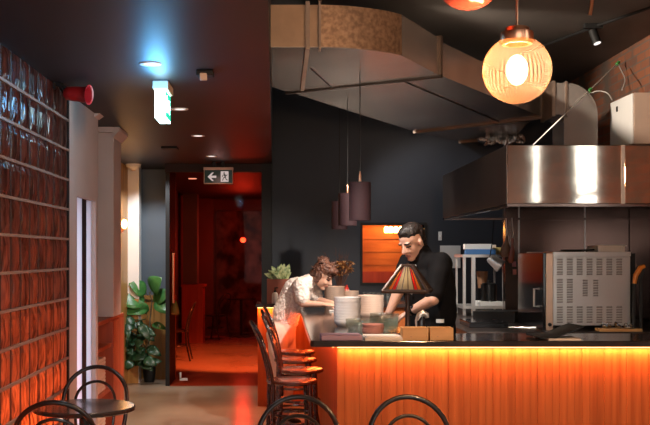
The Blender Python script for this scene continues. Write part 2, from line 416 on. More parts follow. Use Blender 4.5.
# back wall with the service hatch
HX0, HX1, HZ0, HZ1 = X(362.5, 12.5), X(424, 12.5), Z(283, 12.5), Z(225, 12.5)
bm = new()
for a in ((-.225,HX0,0,3.95), (HX1,3.9,0,3.95), (HX0,HX1,0,HZ0), (HX0,HX1,HZ1,3.95)): bx(bm, a[0], a[1], 12.5, 12.65, a[2], a[3])
struct('wall_back', bm, M['navy'])
bm = new()
for a in ((HX0-.03,HX0,HZ0-.03,HZ1+.03), (HX1,HX1+.03,HZ0-.03,HZ1+.03), (HX0,HX1,HZ1,HZ1+.03), (HX0,HX1,HZ0-.03,HZ0)): bx(bm, a[0], a[1], 12.48, 12.67, a[2], a[3])
struct('trim_1', bm, M['black'])
bm = new()
for i in range(15): bx(bm, .4, 2.5, 13.9 + .004*((i*7)%3), 14.0, .18*i+.006, .18*(i+1)-.006)
bx(bm, .4, 2.5, 13.94, 14.0, 0, 2.687)
struct('wall_hatch_room', bm, M['wood_wide'])
bm = new(); bx(bm, .4, .48, 12.65, 13.9, 0, 2.687); bx(bm, 2.42, 2.5, 12.65, 13.9, 0, 2.687)
struct('wall_hatch_room_sides', bm, M['wood_red'])
sbox('ceiling_hatch_room', (.4, 2.5, 12.65, 14.0, 2.40, 2.687), M['ceil'])
sbox('trim_2', (.48, 2.42, 13.86, 13.9, 0, Z(271.5,13.86)), M['wood_red'])
# glass block wall
YG = 6.75
bm = new()
k = 0
for i in range(18):
    y1 = YG - .2*i - .012; y0 = y1 - .176
    for j in range(13):
        z0 = .105 + .2*j; z1 = min(z0 + .19, CL - .002)
        # pillow-faced block
        n = 4
        grid = []
        for a in range(n+1):
            row = []
            for b in range(n+1):
                u, v = a/n, b/n
                e = min(u, 1-u, v, 1-v)
                row.append(bm.verts.new((-1.447 + (.012 if e > 0 else 0), y0+(y1-y0)*u, z0+(z1-z0)*v)))
            grid.append(row)
        for a in range(n):
            for b in range(n): bm.faces.new((grid[a][b], grid[a+1][b], grid[a+1][b+1], grid[a][b+1]))
        bk = [bm.verts.new((-1.53, y, z)) for y, z in ((y0,z0),(y1,z0),(y1,z1),(y0,z1))]
        bm.faces.new(bk[::-1])
        edge = [[grid[a][0] for a in range(n+1)], [grid[n][b] for b in range(n+1)], [grid[a][n] for a in range(n,-1,-1)], [grid[0][b] for b in range(n,-1,-1)]]
        for s in range(4): bm.faces.new(edge[s][::-1] + [bk[s], bk[(s+1)%4]])
wl = struct('wall_left', bm, M['block'])
bm = new()
for j in range(14):
    z = .1 + .2*j
    if z < CL: bx(bm, -1.525, -1.432, YG-3.6, YG, z-.008, z+.008)
bv = new()
for i in range(19): bx(bv, -1.525, -1.4445, YG-.2*i-.011, YG-.2*i+.011, .1, CL)
obj('vertical_joint', bv, M['joint_dark'], wl); obj('mortar_joint', bm, M['mortar'], wl)
sbox('baseboard_left', (-1.55, -1.42, YG-3.6, YG, 0, .092), M['black'])
bm = new(); bx(bm, -2.6, -2.5, -1.6, 21.2, 0, CL); struct('wall_far_left', bm, M['navy'])
sbox('wall_left_front', (-1.56, -1.44, -1.6, YG-3.6, 0, CL), M['white_wall'])
# white wall with the doorway
DY0, DY1, DZ = 7.06, 7.78, 2.01
bm = new()
bx(bm, -1.56, -1.44, 6.79, DY0, 0, CL); bx(bm, -1.56, -1.44, DY1, 7.87, 0, CL); bx(bm, -1.56, -1.44, DY0, DY1, DZ, CL)
bx(bm, -2.5, -1.56, 7.75, 7.87, 0, CL)
struct('wall_left_doorway', bm, M['white_wall'])
sbox('trim_3', (-1.545, -1.436, 6.752, 6.788, 0, CL), M['black'])
d1 = sbox('door_1', (-1.535, -1.475, DY0, 7.42, 0, DZ), M['frosted'])
sbox('door_leaf', (-1.535, -1.475, 7.56, DY1, 0, DZ), M['frosted'], d1)
light('door_daylight', 'AREA', (-1.9, 7.42, 1.1), 5, (.80,.90,1), .6, 1.9, aim=(-1.4, 7.42, 1.1))  # added light behind the leaves, makes them bright bluish white
sbox('door_gap', (-1.55, -1.472, 7.41, 7.56, 0, DZ), M['black'], d1)
bm = new()
prism_dir(bm, [(-1.44,7.72,2.66),(-1.40,7.72,2.687),(-1.44,7.72,2.687)], (0,.19,0))
struct('trim_4', bm, M['white_wall'])
# pilaster on a low cabinet
bm = new(); bx(bm, -1.75, -1.44, 8.6, 9.0, 1.058, CL)
pil = struct('wall_pilaster', bm, M['white_wall'], bevel=.004)
bm = new(); prism_dir(bm, [(-1.44,8.56,2.60),(-1.385,8.56,2.655),(-1.385,8.56,2.687),(-1.44,8.56,2.687)], (0,.48,0))
bx(bm, -1.75, -1.44, 8.55, 8.6, 2.64, 2.687)
obj('cornice', bm, M['white_wall'], pil)
# far left recess
sbox('wall_recess', (-2.0, -1.9, 9.3, 21.2, 0, CL), M['wood_gold'])
bm = new(); bx(bm, -1.90, X(139,12.4), 12.4, 12.6, 0, CL); struct('wall_column', bm, M['white'])
YP = 12.85
sbox('wall_partition', (-1.9, -1.36, YP, YP+.12, 1.07, CL), M['slate'])
bm = new()
for i in range(6): bx(bm, -1.9+.09*i+.002, -1.9+.09*(i+1)-.002, YP-.02, YP+.12, 0, 1.02)
bx(bm, -1.9, -1.765, 12.383, 12.40, 0, 1.04)
struct('wall_partition_lower', bm, M['wood_gold'])
sbox('trim_5', (-1.9, -1.36, YP-.05, YP+.13, 1.02, 1.07), M['wood_gold'])
sbox('trim_6', (-1.40, -1.352, 12.12, YP-.06, 0, CL), M['black'])
# header and red glass door
DX0, DX1, DD = -1.343, -.235, 12.1
sbox('trim_7', (-1.40, -.12, 12.06, 12.16, 2.59, CL), M['lintel'])
d2 = sbox('door_2', (DX0, DX1, DD-.005, DD+.005, .008, 2.585), M['red_glass'])
bm = new()
for yy in (DD-.055, DD+.055):
    tube(bm, [(-1.30,yy,Z(253,DD)), (-1.30,yy,Z(303,DD))], .011, 8)
for zz in (Z(256,DD), Z(300,DD)): tube(bm, [(-1.30,DD-.055,zz), (-1.30,DD+.055,zz)], .010, 8)
obj('handle', bm, M['copper'], d2, smooth=True)
bm = new(); bx(bm, -1.225,-1.205,DD-.015,DD+.015,.09,.17); bx(bm, -1.225,-1.13,DD-.015,DD+.015,.07,.10)
obj('patch_fitting', bm, M['steel'], d2)
sbox('trim_8', (-.235, -.112, 12.05, 12.6, 0, CL), M['black'])
# red room beyond
sbox('wall_red_room_back', (-2.0, .4, 20.5, 20.6, 0, CL), M['mottle'])
sbox('wall_red_room_right', (.3, .4, 12.65, 20.5, 0, CL), M['red_wall'])
sbox('trim_9', (-1.9, .3, 19.9, 20.5, 2.48, CL), M['red_wall'])
sbox('wall_red_room_left', (-1.9, -1.84, 13.2, 20.5, 0, CL), M['red_wall'])
bm = new(); bx(bm, X(183,18), X(197,18), 18, 18.4, 1.06, CL); struct('wall_red_room_column', bm, M['slate'])
bm = new(); bx(bm, X(197,19.2), X(212,19.2), 19.6, 20.5, 0, CL); struct('wall_red_room_niche', bm, M['red_wall'])
# kitchen splash wall
sbox('wall_kitchen', (2.31, 3.6, 10.3, 10.4, 0, 2.32), M['steel_dark'])
bm = new()
for px in (519, 585, 634): bx(bm, X(px,10.29)-.006, X(px,10.29)+.006, 10.288, 10.3, .9, 2.2)
struct('trim_10', bm, M['steel'])
sbox('wall_right_cladding', (3.585, 3.6, 7.4, 10.28, .9, 2.3), M['steel_dark'])
# ------------------------------------------------------------------ bar
CT = 1.08; BY = 5.98; BYB = 6.55; BX0 = .176; AX1 = .86; AYE = 10.42
bm = new()
pts = [(BX0+.02,BY), (3.55,BY), (3.55,BYB), (AX1,BYB), (AX1,AYE-.02), (BX0,AYE-.02), (BX0,BY+.02)]
prism(bm, pts, CT-.037, CT)
tag(obj('countertop', bm, M['stone'], bevel=.006), 'dark polished L-shaped bar countertop edged by an amber glow, in front of the chef', 'countertop')
base = thing('bar_counter', 'amber wooden bar front of vertical boards lit from above by a glowing strip', 'bar counter', (.34, 6.06, 0))
bm = new(); w = .045; n = int((3.5-.34)/w)
for i in range(n): bx(bm, i*w+.0005, (i+1)*w-.0005, .0015*((i*7)%3), .03, .06, CT-.04)
bx(bm, 0, n*w, .012, .04, 0, CT-.04)
obj('front_panel', bm, M['panel'], base)
bm = new(); m_ = int((AYE-6.12)/w)
for i in range(m_): bx(bm, 0, .03 + .004*((i*5)%3), .045+i*w+.0005, .045+(i+1)*w-.0005, .06, CT-.04)
bx(bm, .012, .04, .045, .045+m_*w, 0, CT-.04)
obj('side_panel', bm, M['panel'], base)
bm = new(); bx(bm, 0, 3.15, -.030, -.018, CT-.046, CT-.0385); obj('light_strip', bm, M['led'], base)
bm = new(); bx(bm, -.030, -.018, 0, 4.2, CT-.046, CT-.0385); obj('light_strip', bm, M['led'], base)
AMB = (1, .19, .02)
light('bar_strip_light', 'AREA', (1.95, 6.036, CT-.050), 28, (1,.29,.10), 3.2, .012, aim=(1.95, 6.06, .2))
l2 = light('bar_side_strip_light', 'AREA', (.295, 8.2, CT-.050), 6, (1,.15,.02), .02, 4.2, aim=(.36, 8.2, .2))
l2.rotation_euler = (0, R(-8), 0)
l3 = light('bar_side_glow', 'AREA', (.25, 8.2, CT-.052), 9, (1,.10,.02), .03, 4.2)
l3.rotation_euler = (0, R(42), 0)
bk = thing('back_counter', 'far wooden counter glowing orange below its dark top, behind the leaning woman', 'counter', (-.245, AYE, 0))
bm = new(); bx(bm, -.02, 1.75, 0, .62, CT-.037, CT); obj('countertop', bm, M['stone'], bk, bevel=.004)
bm = new()
for i in range(38): bx(bm, i*w+.0005, (i+1)*w-.0005, .07, .10 + .004*((i*5)%3), .05, CT-.04)
bx(bm, 0, 38*w, .085, .58, 0, CT-.04)
obj('front_panel', bm, M['panel'], bk)
bm = new(); bx(bm, 0, .42, .04, .052, CT-.046, CT-.0385); obj('light_strip', bm, M['led'], bk)
light('back_counter_strip_light', 'AREA', (-.03, AYE+.035, CT-.05), 4.5, (1,.22,.03), .42, .02, aim=(-.03, AYE+.10, .2))

# ------------------------------------------------------------------ bentwood seats
def arc_pts(w, z0, z1, y0, lean, n=18, sq=1.0):
    """an upside-down U: posts from z0 up to a round head at z1, leaning back by lean"""
    pts = []; h = z1 - z0; rad = w
    zs = z1 - rad*.95
    for i in range(6):
        t = i/6; pts.append((-w*(.86+.14*math.sin(t*PI/2)), z0 + (zs-z0)*t))
    for i in range(n+1):
        a = PI - PI*i/n; pts.append((w*math.cos(a), zs + (z1-zs)*math.sin(a)))
    for i in range(5, -1, -1):
        t = i/6; pts.append((w*(.86+.14*math.sin(t*PI/2)), z0 + (zs-z0)*t))
    return [V((x, y0 - lean*((z-z0)/h)**1.3 - .02*math.cos(x/w*PI/2), z)) for x, z in pts]
def bentwood(name, label, cat, hs, hb, sr, wood, seatmat, group, bar=False):
    t = thing(name, label, cat, group=group)
    bm = new(); lathe(bm, [(0,hs-.028), (sr*.93,hs-.028), (sr,hs-.018), (sr,hs-.006), (sr*.95,hs), (sr*.8,hs-.004), (0,hs-.006)], seg=36)
    obj('seat', bm, seatmat, t, smooth=True)
    w = sr*1.02 if not bar else sr*.95
    bm = new(); tube(bm, arc_pts(w, hs-.02, hb, -sr*.80, .115), .0135, 10); obj('back_hoop', bm, wood, t, smooth=True)
    bm = new(); tube(bm, arc_pts(w*.62, hs-.02, hs+(hb-hs)*.78, -sr*.80, .075), .0095, 8); obj('inner_hoop', bm, wood, t, smooth=True)
    sp = .03 if not bar else .05
    for sx in (-1, 1):
        bm = new(); tube(bm, [(sx*w*.86,-sr*.80,hs-.02), (sx*w*.87,-sr*.86,hs*.55), (sx*w*.92,-sr*1.0-sp,0)], [.0145,.0135,.011], 10); obj('leg', bm, wood, t, smooth=True)
        bm = new(); tube(bm, [(sx*sr*.66,sr*.62,hs-.02), (sx*sr*.70,sr*.68,hs*.55), (sx*sr*.82,sr*.80+sp,0)], [.0165,.0145,.011], 10); obj('leg', bm, wood, t, smooth=True)
    rr = sr*.86; zr = hs*.48 if not bar else hs*.70
    bm = new(); tube(bm, [(rr*math.cos(a), rr*math.sin(a)-.005, zr) for a in (2*PI*k/28 for k in range(28))], .009, 8, True); obj('leg_ring', bm, wood, t, smooth=True)
    if bar:
        rr = sr*1.05; bm = new(); tube(bm, [(rr*math.cos(a), rr*math.sin(a)-.01, .26) for a in (2*PI*k/28 for k in range(28))], .011, 8, True); obj('footrest', bm, wood, t, smooth=True)
    return t
st = bentwood('bar_stool', 'dark bentwood bar stool with round red-brown seat, nearest of the row at the bar', 'bar stool', .76, 1.145, .172, M['bent'], M['seat'], 'bentwood stools along the bar', True)
st.location = (.072, 6.72, 0); st.rotation_euler = (0,0,R(-84))
for x, y, a, lb in ((.14, 7.34, -93, 'dark bentwood bar stool whose seat reaches furthest right, second from the front at the bar'),
                    (.118, 8.04, -90, 'dark bentwood bar stool third from the front in the row at the bar'),
                    (.125, 8.68, -86, 'dark bentwood bar stool nearest the leaning woman, last of the row')):
    dup(st, (x, y, 0), R(a), lb)
ch = bentwood('dining_chair', 'black bentwood chair with double hoop back facing the camera across the small table', 'chair', .46, .868, .20, M['bent_black'], M['bent_black'], 'bentwood chairs around the tables')
ch.location = (X(93,6.33), 6.20, 0); ch.rotation_euler = (0,0,R(180))
dup(ch, (X(52,5.0), 5.22, 0), R(4), 'black bentwood chair on the near side of the small table, in the lower left corner')
dup(ch, (X(297,5.0), 4.83, 0), R(178), 'black bentwood chair backing on to the stools, left of the other at the bottom edge')
dup(ch, (X(413,5.0), 4.83, 0), R(183), 'black bentwood chair standing alone in front of the amber bar front')
dup(ch, (X(214,18.6), 18.75, 0), R(60), 'bentwood chair beside the dark table in the red room')
dup(ch, (X(190,15)-.22, 15.1, 0), R(-90)+PI, 'bentwood chair seen side-on just behind the red glass door')
tb = thing('round_table', 'small round dark cafe table between two bentwood chairs by the glass blocks', 'table', (X(83,5.6), 5.64, 0))
bm = new(); lathe(bm, [(0,.715),(.27,.715),(.285,.722),(.285,.738),(.278,.744),(0,.744)], seg=48); obj('tabletop', bm, M['stone'], tb, smooth=True)
bm = new(); lathe(bm, [(0,.03),(.03,.03),(.026,.3),(.03,.715),(0,.715)], seg=16); obj('pedestal', bm, M['black_metal'], tb, smooth=True)
bm = new(); lathe(bm, [(0,0),(.2,0),(.2,.012),(.06,.03),(0,.035)], seg=32); obj('base', bm, M['black_metal'], tb, smooth=True)
dup(tb, (X(241,19.2), 19.3, 0), 0, 'dark round table below the red pendant in the red room')

# low cabinet under the pilaster
cb = thing('shelf_cabinet', 'low red-lit wooden cabinet with open shelves below the pale pilaster', 'cabinet', (-1.66, 7.88, 0))
bm = new(); bx(bm, -.09, .20, 0, 1.42, 1.02, 1.055); obj('top', bm, M['wood_red'], cb, bevel=.003)
bm = new(); bx(bm, -.09, .204, .80, 1.39, 0, 1.02); obj('side_panel', bm, M['wood_red'], cb)
bm = new(); bx(bm, -.09, .204, 0, .05, 0, 1.02); obj('side_panel', bm, M['wood_red'], cb)
for z in (.06, .42, .80):
    bm = new(); bx(bm, -.09, .19, .05, .80, z, z+.03); obj('shelf', bm, M['wood_red'], cb)
bm = new(); bx(bm, -.10, -.09, 0, 1.4, 0, 1.02); obj('back_panel', bm, M['wood_red'], cb)
for z, n, lb in ((.45, 9, 'middle'), (.09, 5, 'lowest')):
    for i in range(n):
        q = box('napkin_pack', (-.08, .17, 0, .5, 0, .03), M['paper'], bevel=.008); q.location = (-1.66, 8.0, z + .031*i)
        tag(q, ('folded pale napkin pile on the %s cabinet shelf, %s from the bottom' % (lb, ordinal(i))), 'napkins', 'napkin piles in the low cabinet')
# wooden counter in the red room
rc = thing('host_stand', 'red-lit wooden stand under the slate column in the red room', 'stand', (X(193,18), 17.95, 0))
bm = new(); bx(bm, X(182,18)-X(193,18), X(203,18)-X(193,18), .02, .5, 0, 1.01); obj('body', bm, M['wood_red'], rc)
bm = new(); bx(bm, X(181,18)-X(193,18), X(205,18)-X(193,18), 0, .52, 1.01, 1.05); obj('top', bm, M['wood_red'], rc)

# ------------------------------------------------------------------ ducts and hood
def wall3(bm, pts2, z0, z1): prism(bm, pts2, z0, z1)
DB, DT = 3.0, 3.285
du = thing('air_duct', 'large galvanised air duct bending under the high ceiling', 'duct', (0,0,0))
near = [(-.05,6.76), (.27,6.76), (.36,6.768), (.46,6.79), (.54,6.82), (.62,6.858), (.69,6.90), (.75,6.942), (.80,6.988), (.85,7.04)]
bm = new(); prism(bm, [(-.070,6.76),(.255,6.76),(.255,8.6),(-.080,8.33)], DB, DT); obj('straight_section', bm, M['duct_warm'], du)

bm = new(); prism(bm, [(.265,6.755)]+near[2:]+[(.10,8.70),(.265,8.5)][::1], DB, DT)
obj('elbow_section', bm, M['duct_spot'], du, smooth=True)
# underside sheet of the elbow uses the lighter duct steel
bm = new(); prism(bm, [(-.066,6.763)]+near[2:]+[(1.24,7.82),(.06,8.62),(-.076,8.34)], DB-.004, DB-.0005); obj('elbow_underside', bm, M['duct'], du)
bm = new(); prism(bm, [(.85,7.04),(1.24,7.82),(.06,8.62)], DB, DT); obj('transition_section', bm, M['duct'], du)
bm = new(); prism(bm, [(1.24,7.82),(2.66,10.2),(1.54,11.45),(.06,8.62)], DB, DT-.02); obj('main_section', bm, M['duct'], du)
bm = new(); prism(bm, [(2.60,10.35),(2.78,11.9),(2.24,12.48),(1.56,11.5)], DB, DT-.05); obj('end_section', bm, M['duct'], du)
def flange(pts, z0=DB-.02, z1=DT+.02, wd=.03):
    fm = M['seam_dark'] if z1 <= DB else M['flange']
    bm = new(); a, b = V((*pts[0],0)), V((*pts[1],0)); d = (b-a).normalized(); nrm = V((-d.y, d.x, 0))*wd/2
    a = a - d*.02; b = b + d*.02
    prism(bm, [(a-nrm)[:2], (b-nrm)[:2], (b+nrm)[:2], (a+nrm)[:2]], z0, z1); obj('flange', bm, fm, du)
flange([(.18,6.76),(.18,8.45)]); flange([(.262,6.755),(.262,6.80)], wd=.016)
flange([(1.24,7.82),(.06,8.62)], DB-.022, DB, .04); flange([(1.24,7.82),(1.20,7.85)]); flange([(2.66,10.2),(1.54,11.45)], wd=.04)
flange([(2.76,11.95),(2.24,12.47)], wd=.03)
bm = new()  # diagonal seams pressed into the underside
for a, b in (((.22,7.5),(.42,8.36)), ((1.0,8.1),(2.3,10.55))):
    tube(bm, [(a[0],a[1],DB-.003),(b[0],b[1],DB-.003)], .007, 6)
obj('seam', bm, M['hood_dark'], du)
el = thing('duct_elbow', 'curved steel duct elbow dropping from the ceiling into the hood', 'duct', (2.68, 9.82, 2.41))
bm = new()
ctr = (0, .40); prof = []
out = [(0, .87), (.12, .87)]
for i in range(9):
    a = PI/2 - PI/2*i/8; out.append((.12 + .31*math.cos(a), .56 + .31*math.sin(a)))
out += [(.43, 0), (.10, 0), (.10, .52), (.06, .56), (0, .56)]
prism_dir(bm, [(x, 0, z) for x, z in out], (0, .42, 0))
obj('bend', bm, M['duct'], el)
bm = new(); bx(bm, -.02, .01, -.015, .435, .54, .89); obj('flange', bm, M['flange'], el)
bm = new(); bx(bm, .11, .13, -.012, .43, .53, .885); obj('flange', bm, M['flange'], el)

hd = thing('exhaust_hood', 'long stainless kitchen exhaust hood with bright brushed front above the oven', 'hood', (1.665, 7.36, 1.97))
Wd = 3.58-1.665; Hh = .432; Dp = 10.28-7.36
xs = X(623,7.36)-1.665
bm = new(); bx(bm, 0, xs-.012, 0, .012, 0, Hh); obj('front_panel', bm, M['hood'], hd, bevel=.004)
bm = new(); bx(bm, xs+.012, Wd, 0, .012, 0, Hh); obj('front_panel', bm, M['hood'], hd, bevel=.004)
bm = new(); bx(bm, xs-.012, xs+.012, -.004, .014, 0, Hh); obj('joint_strip', bm, M['flange'], hd)
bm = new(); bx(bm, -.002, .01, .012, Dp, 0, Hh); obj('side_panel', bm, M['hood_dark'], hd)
bm = new(); bx(bm, 0, Wd, .012, Dp, Hh-.012, Hh); obj('top_panel', bm, M['steel_dark'], hd)
bm = new()
bx(bm, 0, Wd, 0, .05, -.02, 0); bx(bm, 0, .05, .05, Dp, -.02, 0); bx(bm, 0, Wd, Dp-.05, Dp, -.02, 0); bx(bm, Wd-.05, Wd, .05, Dp-.05, -.02, 0)
obj('gutter_rim', bm, M['steel_dark'], hd)
bm = new()
for i in range(6): bx(bm, .12+.29*i, .12+.29*i+.26, .3, Dp-.3, .10, .16)
obj('filter', bm, M['black_metal'], hd)
fo = new()
for i in range(26):
    c = V((random.uniform(-.25,.25), random.uniform(-.12,.12), random.uniform(-.03,.03)))
    ellipsoid(fo, c, (random.uniform(.03,.08), random.uniform(.03,.06), random.uniform(.015,.04)), Euler((random.random()*3,random.random()*3,random.random()*3)).to_matrix(), 8, 5)
tag(obj('foil_wrap', fo, M['foil'], loc=P(502,139.5,11.7)), 'crumpled silver foil insulation under the duct end above the hood', 'foil')

# control box on the brick wall
wb = thing('control_box', 'white metal control box fixed high on the brick wall', 'electrical box', (3.30, 9.35, 2.63))
bm = new(); bx(bm, 0, .30, 0, .64, 0, .48); obj('housing', bm, M['cap_beige'], wb, bevel=.006)
bm = new(); bx(bm, -.015, 0, .005, .635, .005, .475); obj('door', bm, M['white'], wb, bevel=.004)
bm = new(); bx(bm, -.024, -.015, .40, .43, .36, .41); obj('lock', bm, M['black'], wb)

# bracing rod with green tape, and loose cables
rod = thing('brace_rod', 'thin pale rod with green tape tags rising from hood to brick wall', 'rod', tuple(P(533,145,9.0)))
a0 = P(533,145,9.0); a1 = P(620,61,10.4)
bm = new(); tube(bm, [V((0,0,0)), a1-a0], .0055, 8); obj('shaft', bm, M['wire'], rod)
for f in (.62, .97):
    c = (a1-a0)*f; d = (a1-a0).normalized()*.03
    bm = new(); tube(bm, [c-d, c+d], .016, 8); obj('tape_tag', bm, M['green_tag'], rod)
def cable(name, pts, r, m, label, cat='cable'):
    pts = [V(p) for p in pts]; o = pts[0].copy(); bm = new()
    cs = []
    n = len(pts)
    for i in range(n-1):
        p0, p1, p2, p3 = pts[max(i-1,0)], pts[i], pts[i+1], pts[min(i+2,n-1)]
        for k in range(8):
            t = k/8
            cs.append(.5*((2*p1) + (p2-p0)*t + (2*p0-5*p1+4*p2-p3)*t*t + (3*p1-p0-3*p2+p3)*t**3) - o)
    cs.append(pts[-1]-o); tube(bm, cs, r, 8)
    return tag(obj(name, bm, m, loc=o, smooth=True), label, cat)
cable('wall_cable', [P(587,95,9.9), P(597,91,9.8), P(607,93,9.7), P(612,100,9.75)], .006, M['wire'], 'pale cable sagging from the taped rod to the white control box')
cable('conduit_cable', [P(619,66,10.2), P(622,72,10.1), P(625,80,9.9), P(622,90,9.75)], .006, M['wire'], 'pale cable hanging down the brick wall to the control box top')
cable('track_rail', [(3.57,7.35,3.70), (3.2,8.5,3.715), (2.9,9.4,3.72), (2.55,10.6,3.72)], .014, M['black'], 'black conduit running along the high ceiling past the spotlight', 'conduit')

# track spotlight
sp = thing('spotlight', 'small black spotlight on the high ceiling above the kitchen', 'spotlight', (X(593,9.3), 9.3, 3.74))
bm = new(); bx(bm, -.085, .085, -.03, .03, -.045, 0); obj('mount', bm, M['black'], sp, bevel=.004)
bm = new(); tube(bm, [(.01,0,-.045),(.01,0,-.08)], .012, 8); obj('stem', bm, M['black'], sp)
bm = new(); tube(bm, [(.0,.01,-.06),(.03,-.03,-.185)], .04, 18); obj('barrel', bm, M['black'], sp, smooth=True)
bm = new(); tube(bm, [(.0302,-.0302,-.186),(.031,-.031,-.189)], .033, 18); obj('lens', bm, M['down'], sp)
light('kitchen_spotlight', 'SPOT', (X(596,9.3), 9.1, 3.5), 160, (1,.84,.68), .05, aim=(2.0, 8.6, 1.0), spot=75)  # beam of the small black spotlight
light('bar_spotlight', 'SPOT', (.10, 6.2, 2.95), 200, (1,.90,.82), .06, aim=(.85, 7.1, 1.2), spot=66)  # added fill on the chef and counter, no fixture
light('bar_spotlight', 'SPOT', (1.3, 7.4, 2.9), 330, (1,.88,.78), .06, aim=(.4, 9.4, 1.2), spot=66)  # fixtureless beam, added to brighten the leaning woman
light('wall_spotlight', 'SPOT', (.9, 8.4, 3.6), 290, (1,.84,.68), .06, aim=(3.5, 9.9, 2.95), spot=50)  # added to lift the brick and control box, no lamp there
light('kitchen_spotlight', 'SPOT', (1.4, 6.6, 3.3), 420, (1,.90,.80), .06, aim=(2.5, 8.9, 1.1), spot=60)  # added fill for the oven side, without a fixture
light('rack_spotlight', 'SPOT', (.0, 9.4, 3.3), 260, (1,.93,.86), .06, aim=(2.1, 10.5, 1.45), spot=40)  # added to brighten the rack fronts, no lamp hangs here
light('rack_spotlight', 'SPOT', (.8, 11.6, 3.6), 110, (1,.93,.86), .06, aim=(2.1, 11.5, 1.6), spot=100)  # second added rack fill, also brightens the grey wall panel
# ------------------------------------------------------------------ hanging lamps
def globe_pend(loc, rad, label, lit):
    t = thing('globe_pendant', label, 'pendant lamp', loc, group='ribbed globe pendants')
    prof = []
    for i in range(41):
        a = -PI/2 + (PI*.93)*i/40; prof.append((rad*math.cos(a), rad*math.sin(a)))
    prof[0] = (0, -rad)
    bm = new(); lathe(bm, prof, seg=264, flute=.014, fn=44)
    bmesh.ops.delete(bm, geom=[f for f in bm.faces if len(f.verts) > 4], context='FACES')
    obj('globe', bm, M['globe'] if lit else M['globe_red'], t, smooth=True)
    z = rad*.955
    bm = new(); lathe(bm, [(0,z+.052),(.034,z+.052),(.052,z+.046),(.056,z+.03),(.072,z+.024),(.074,z-.018),(.066,z-.03),(.05,z-.03),(.05,z)], seg=36); obj('cap', bm, M['copper'], t, smooth=True)
    bm = new(); tube(bm, [(0,0,z+.05),(0,0,3.74-loc[2])], .0055, 8); obj('cord', bm, M['copper'], t)
    bm = new(); lathe(bm, [(0,3.715-loc[2]),(.05,3.715-loc[2]),(.05,3.74-loc[2]),(0,3.74-loc[2])], seg=24); obj('ceiling_rose', bm, M['copper'], t)
    if lit:
        bm = new(); ellipsoid(bm, (0,0,.0), (.048,.048,.068), seg=24, rings=16); obj('bulb', bm, M['bulb'], t, smooth=True)
        light('globe_bulb_light', 'POINT', (0,0,.0), 150, (1,.72,.48), .085, parent=t)
    return t
globe_pend((X(517,4.5), 4.5, Z(70,4.5)), .151, 'lit amber ribbed glass globe pendant with copper cap', True)
globe_pend((X(468.5,4.5), 4.5, Z(-24,4.5)), .151, 'unlit reddish globe pendant mostly cut off by the top edge of the photo', False)
cable('loose_cable', [(X(591,6.0),6.0,3.735), P(592,-12,6.0), P(592,2,6.0), P(590,15,6.0)], .011, M['copper'], 'short copper-coloured cable end hanging at the top edge beside the spotlight')
def drum(D, px, label):
    t = thing('drum_pendant', label, 'pendant lamp', (X(px,D), D, 1.855), group='drum pendants over the bar')
    bm = new(); r = .083; h = .29
    lathe(bm, [(r-.003,0),(r,0),(r,h),(r-.003,h)], seg=40)
    bmesh.ops.delete(bm, geom=[f for f in bm.faces if len(f.verts) > 4], context='FACES')
    obj('shade', bm, M['shade'], t, smooth=True)
    bm = new(); lathe(bm, [(0,.008),(r-.004,.008),(r-.004,.014),(0,.014)], seg=40); obj('diffuser', bm, M['shade_in'], t)
    bm = new()
    for k in range(3): tube(bm, [(0,0,h-.016),(math.cos(k*2*PI/3)*(r-.002),math.sin(k*2*PI/3)*(r-.002),h-.016)], .003, 6)
    obj('spider_ring', bm, M['black'], t)
    bm = new(); lathe(bm, [(0,h-.012),(.012,h-.012),(.010,h+.05),(.004,h+.085),(0,h+.085)], seg=16); obj('cord_grip', bm, M['copper'], t, smooth=True)
    bm = new(); tube(bm, [(0,0,h+.08),(0,0,(2.99 if D < 10 else 3.74)-1.855)], .004, 8); obj('cord', bm, M['black'], t)
    light('drum_light', 'SPOT', (0,0,-.01), 16, (1,.70,.50), .05, aim=(0,0,-1), spot=120, parent=t)
    light('drum_uplight', 'SPOT', (0,0,h-.05), 26, (1,.86,.74), .05, aim=(0,0,9), spot=125, parent=t)  # upward beam added to brighten the duct underside
    return t
drum(7.6, 360, 'plum-brown drum pendant, nearest and largest of the three over the bar')
drum(9.0, 347.5, 'plum-brown drum pendant, middle of the three over the bar')
drum(10.4, 339.5, 'plum-brown drum pendant, farthest and lowest-looking of the three over the bar')
rp = thing('red_pendant', 'small glowing red pendant in front of the mottled wall of the red room', 'pendant lamp', (X(243,18.6), 18.6, Z(240,18.6)))
bm = new(); lathe(bm, [(0,-.03),(.10,-.03),(.105,-.02),(.075,.02),(.05,.06),(.02,.10),(0,.11)], seg=28); obj('shade', bm, M['red_glass'], rp, smooth=True)
bm = new(); ellipsoid(bm, (0,0,0), (.05,.05,.045)); obj('bulb', bm, M['red_lamp'], rp, smooth=True)
bm = new(); tube(bm, [(0,0,.1),(0,0,CL-Z(240,18.6))], .006, 6); obj('cord', bm, M['black'], rp)
light('red_pendant_light', 'POINT', (X(243,18.6), 18.5, Z(240,18.6)-.12), 16, (1,.09,.05), .06)
light('red_room_light', 'AREA', (-.9, 15.8, 2.62), 5, (1,.10,.035), 1.2, 3.0, aim=(-.9,15.8,0))
light('red_room_floor_light', 'SPOT', (-.35, 13.2, 2.6), 700, (1,.36,.13), .1, aim=(-.5,15.0,0), spot=62)
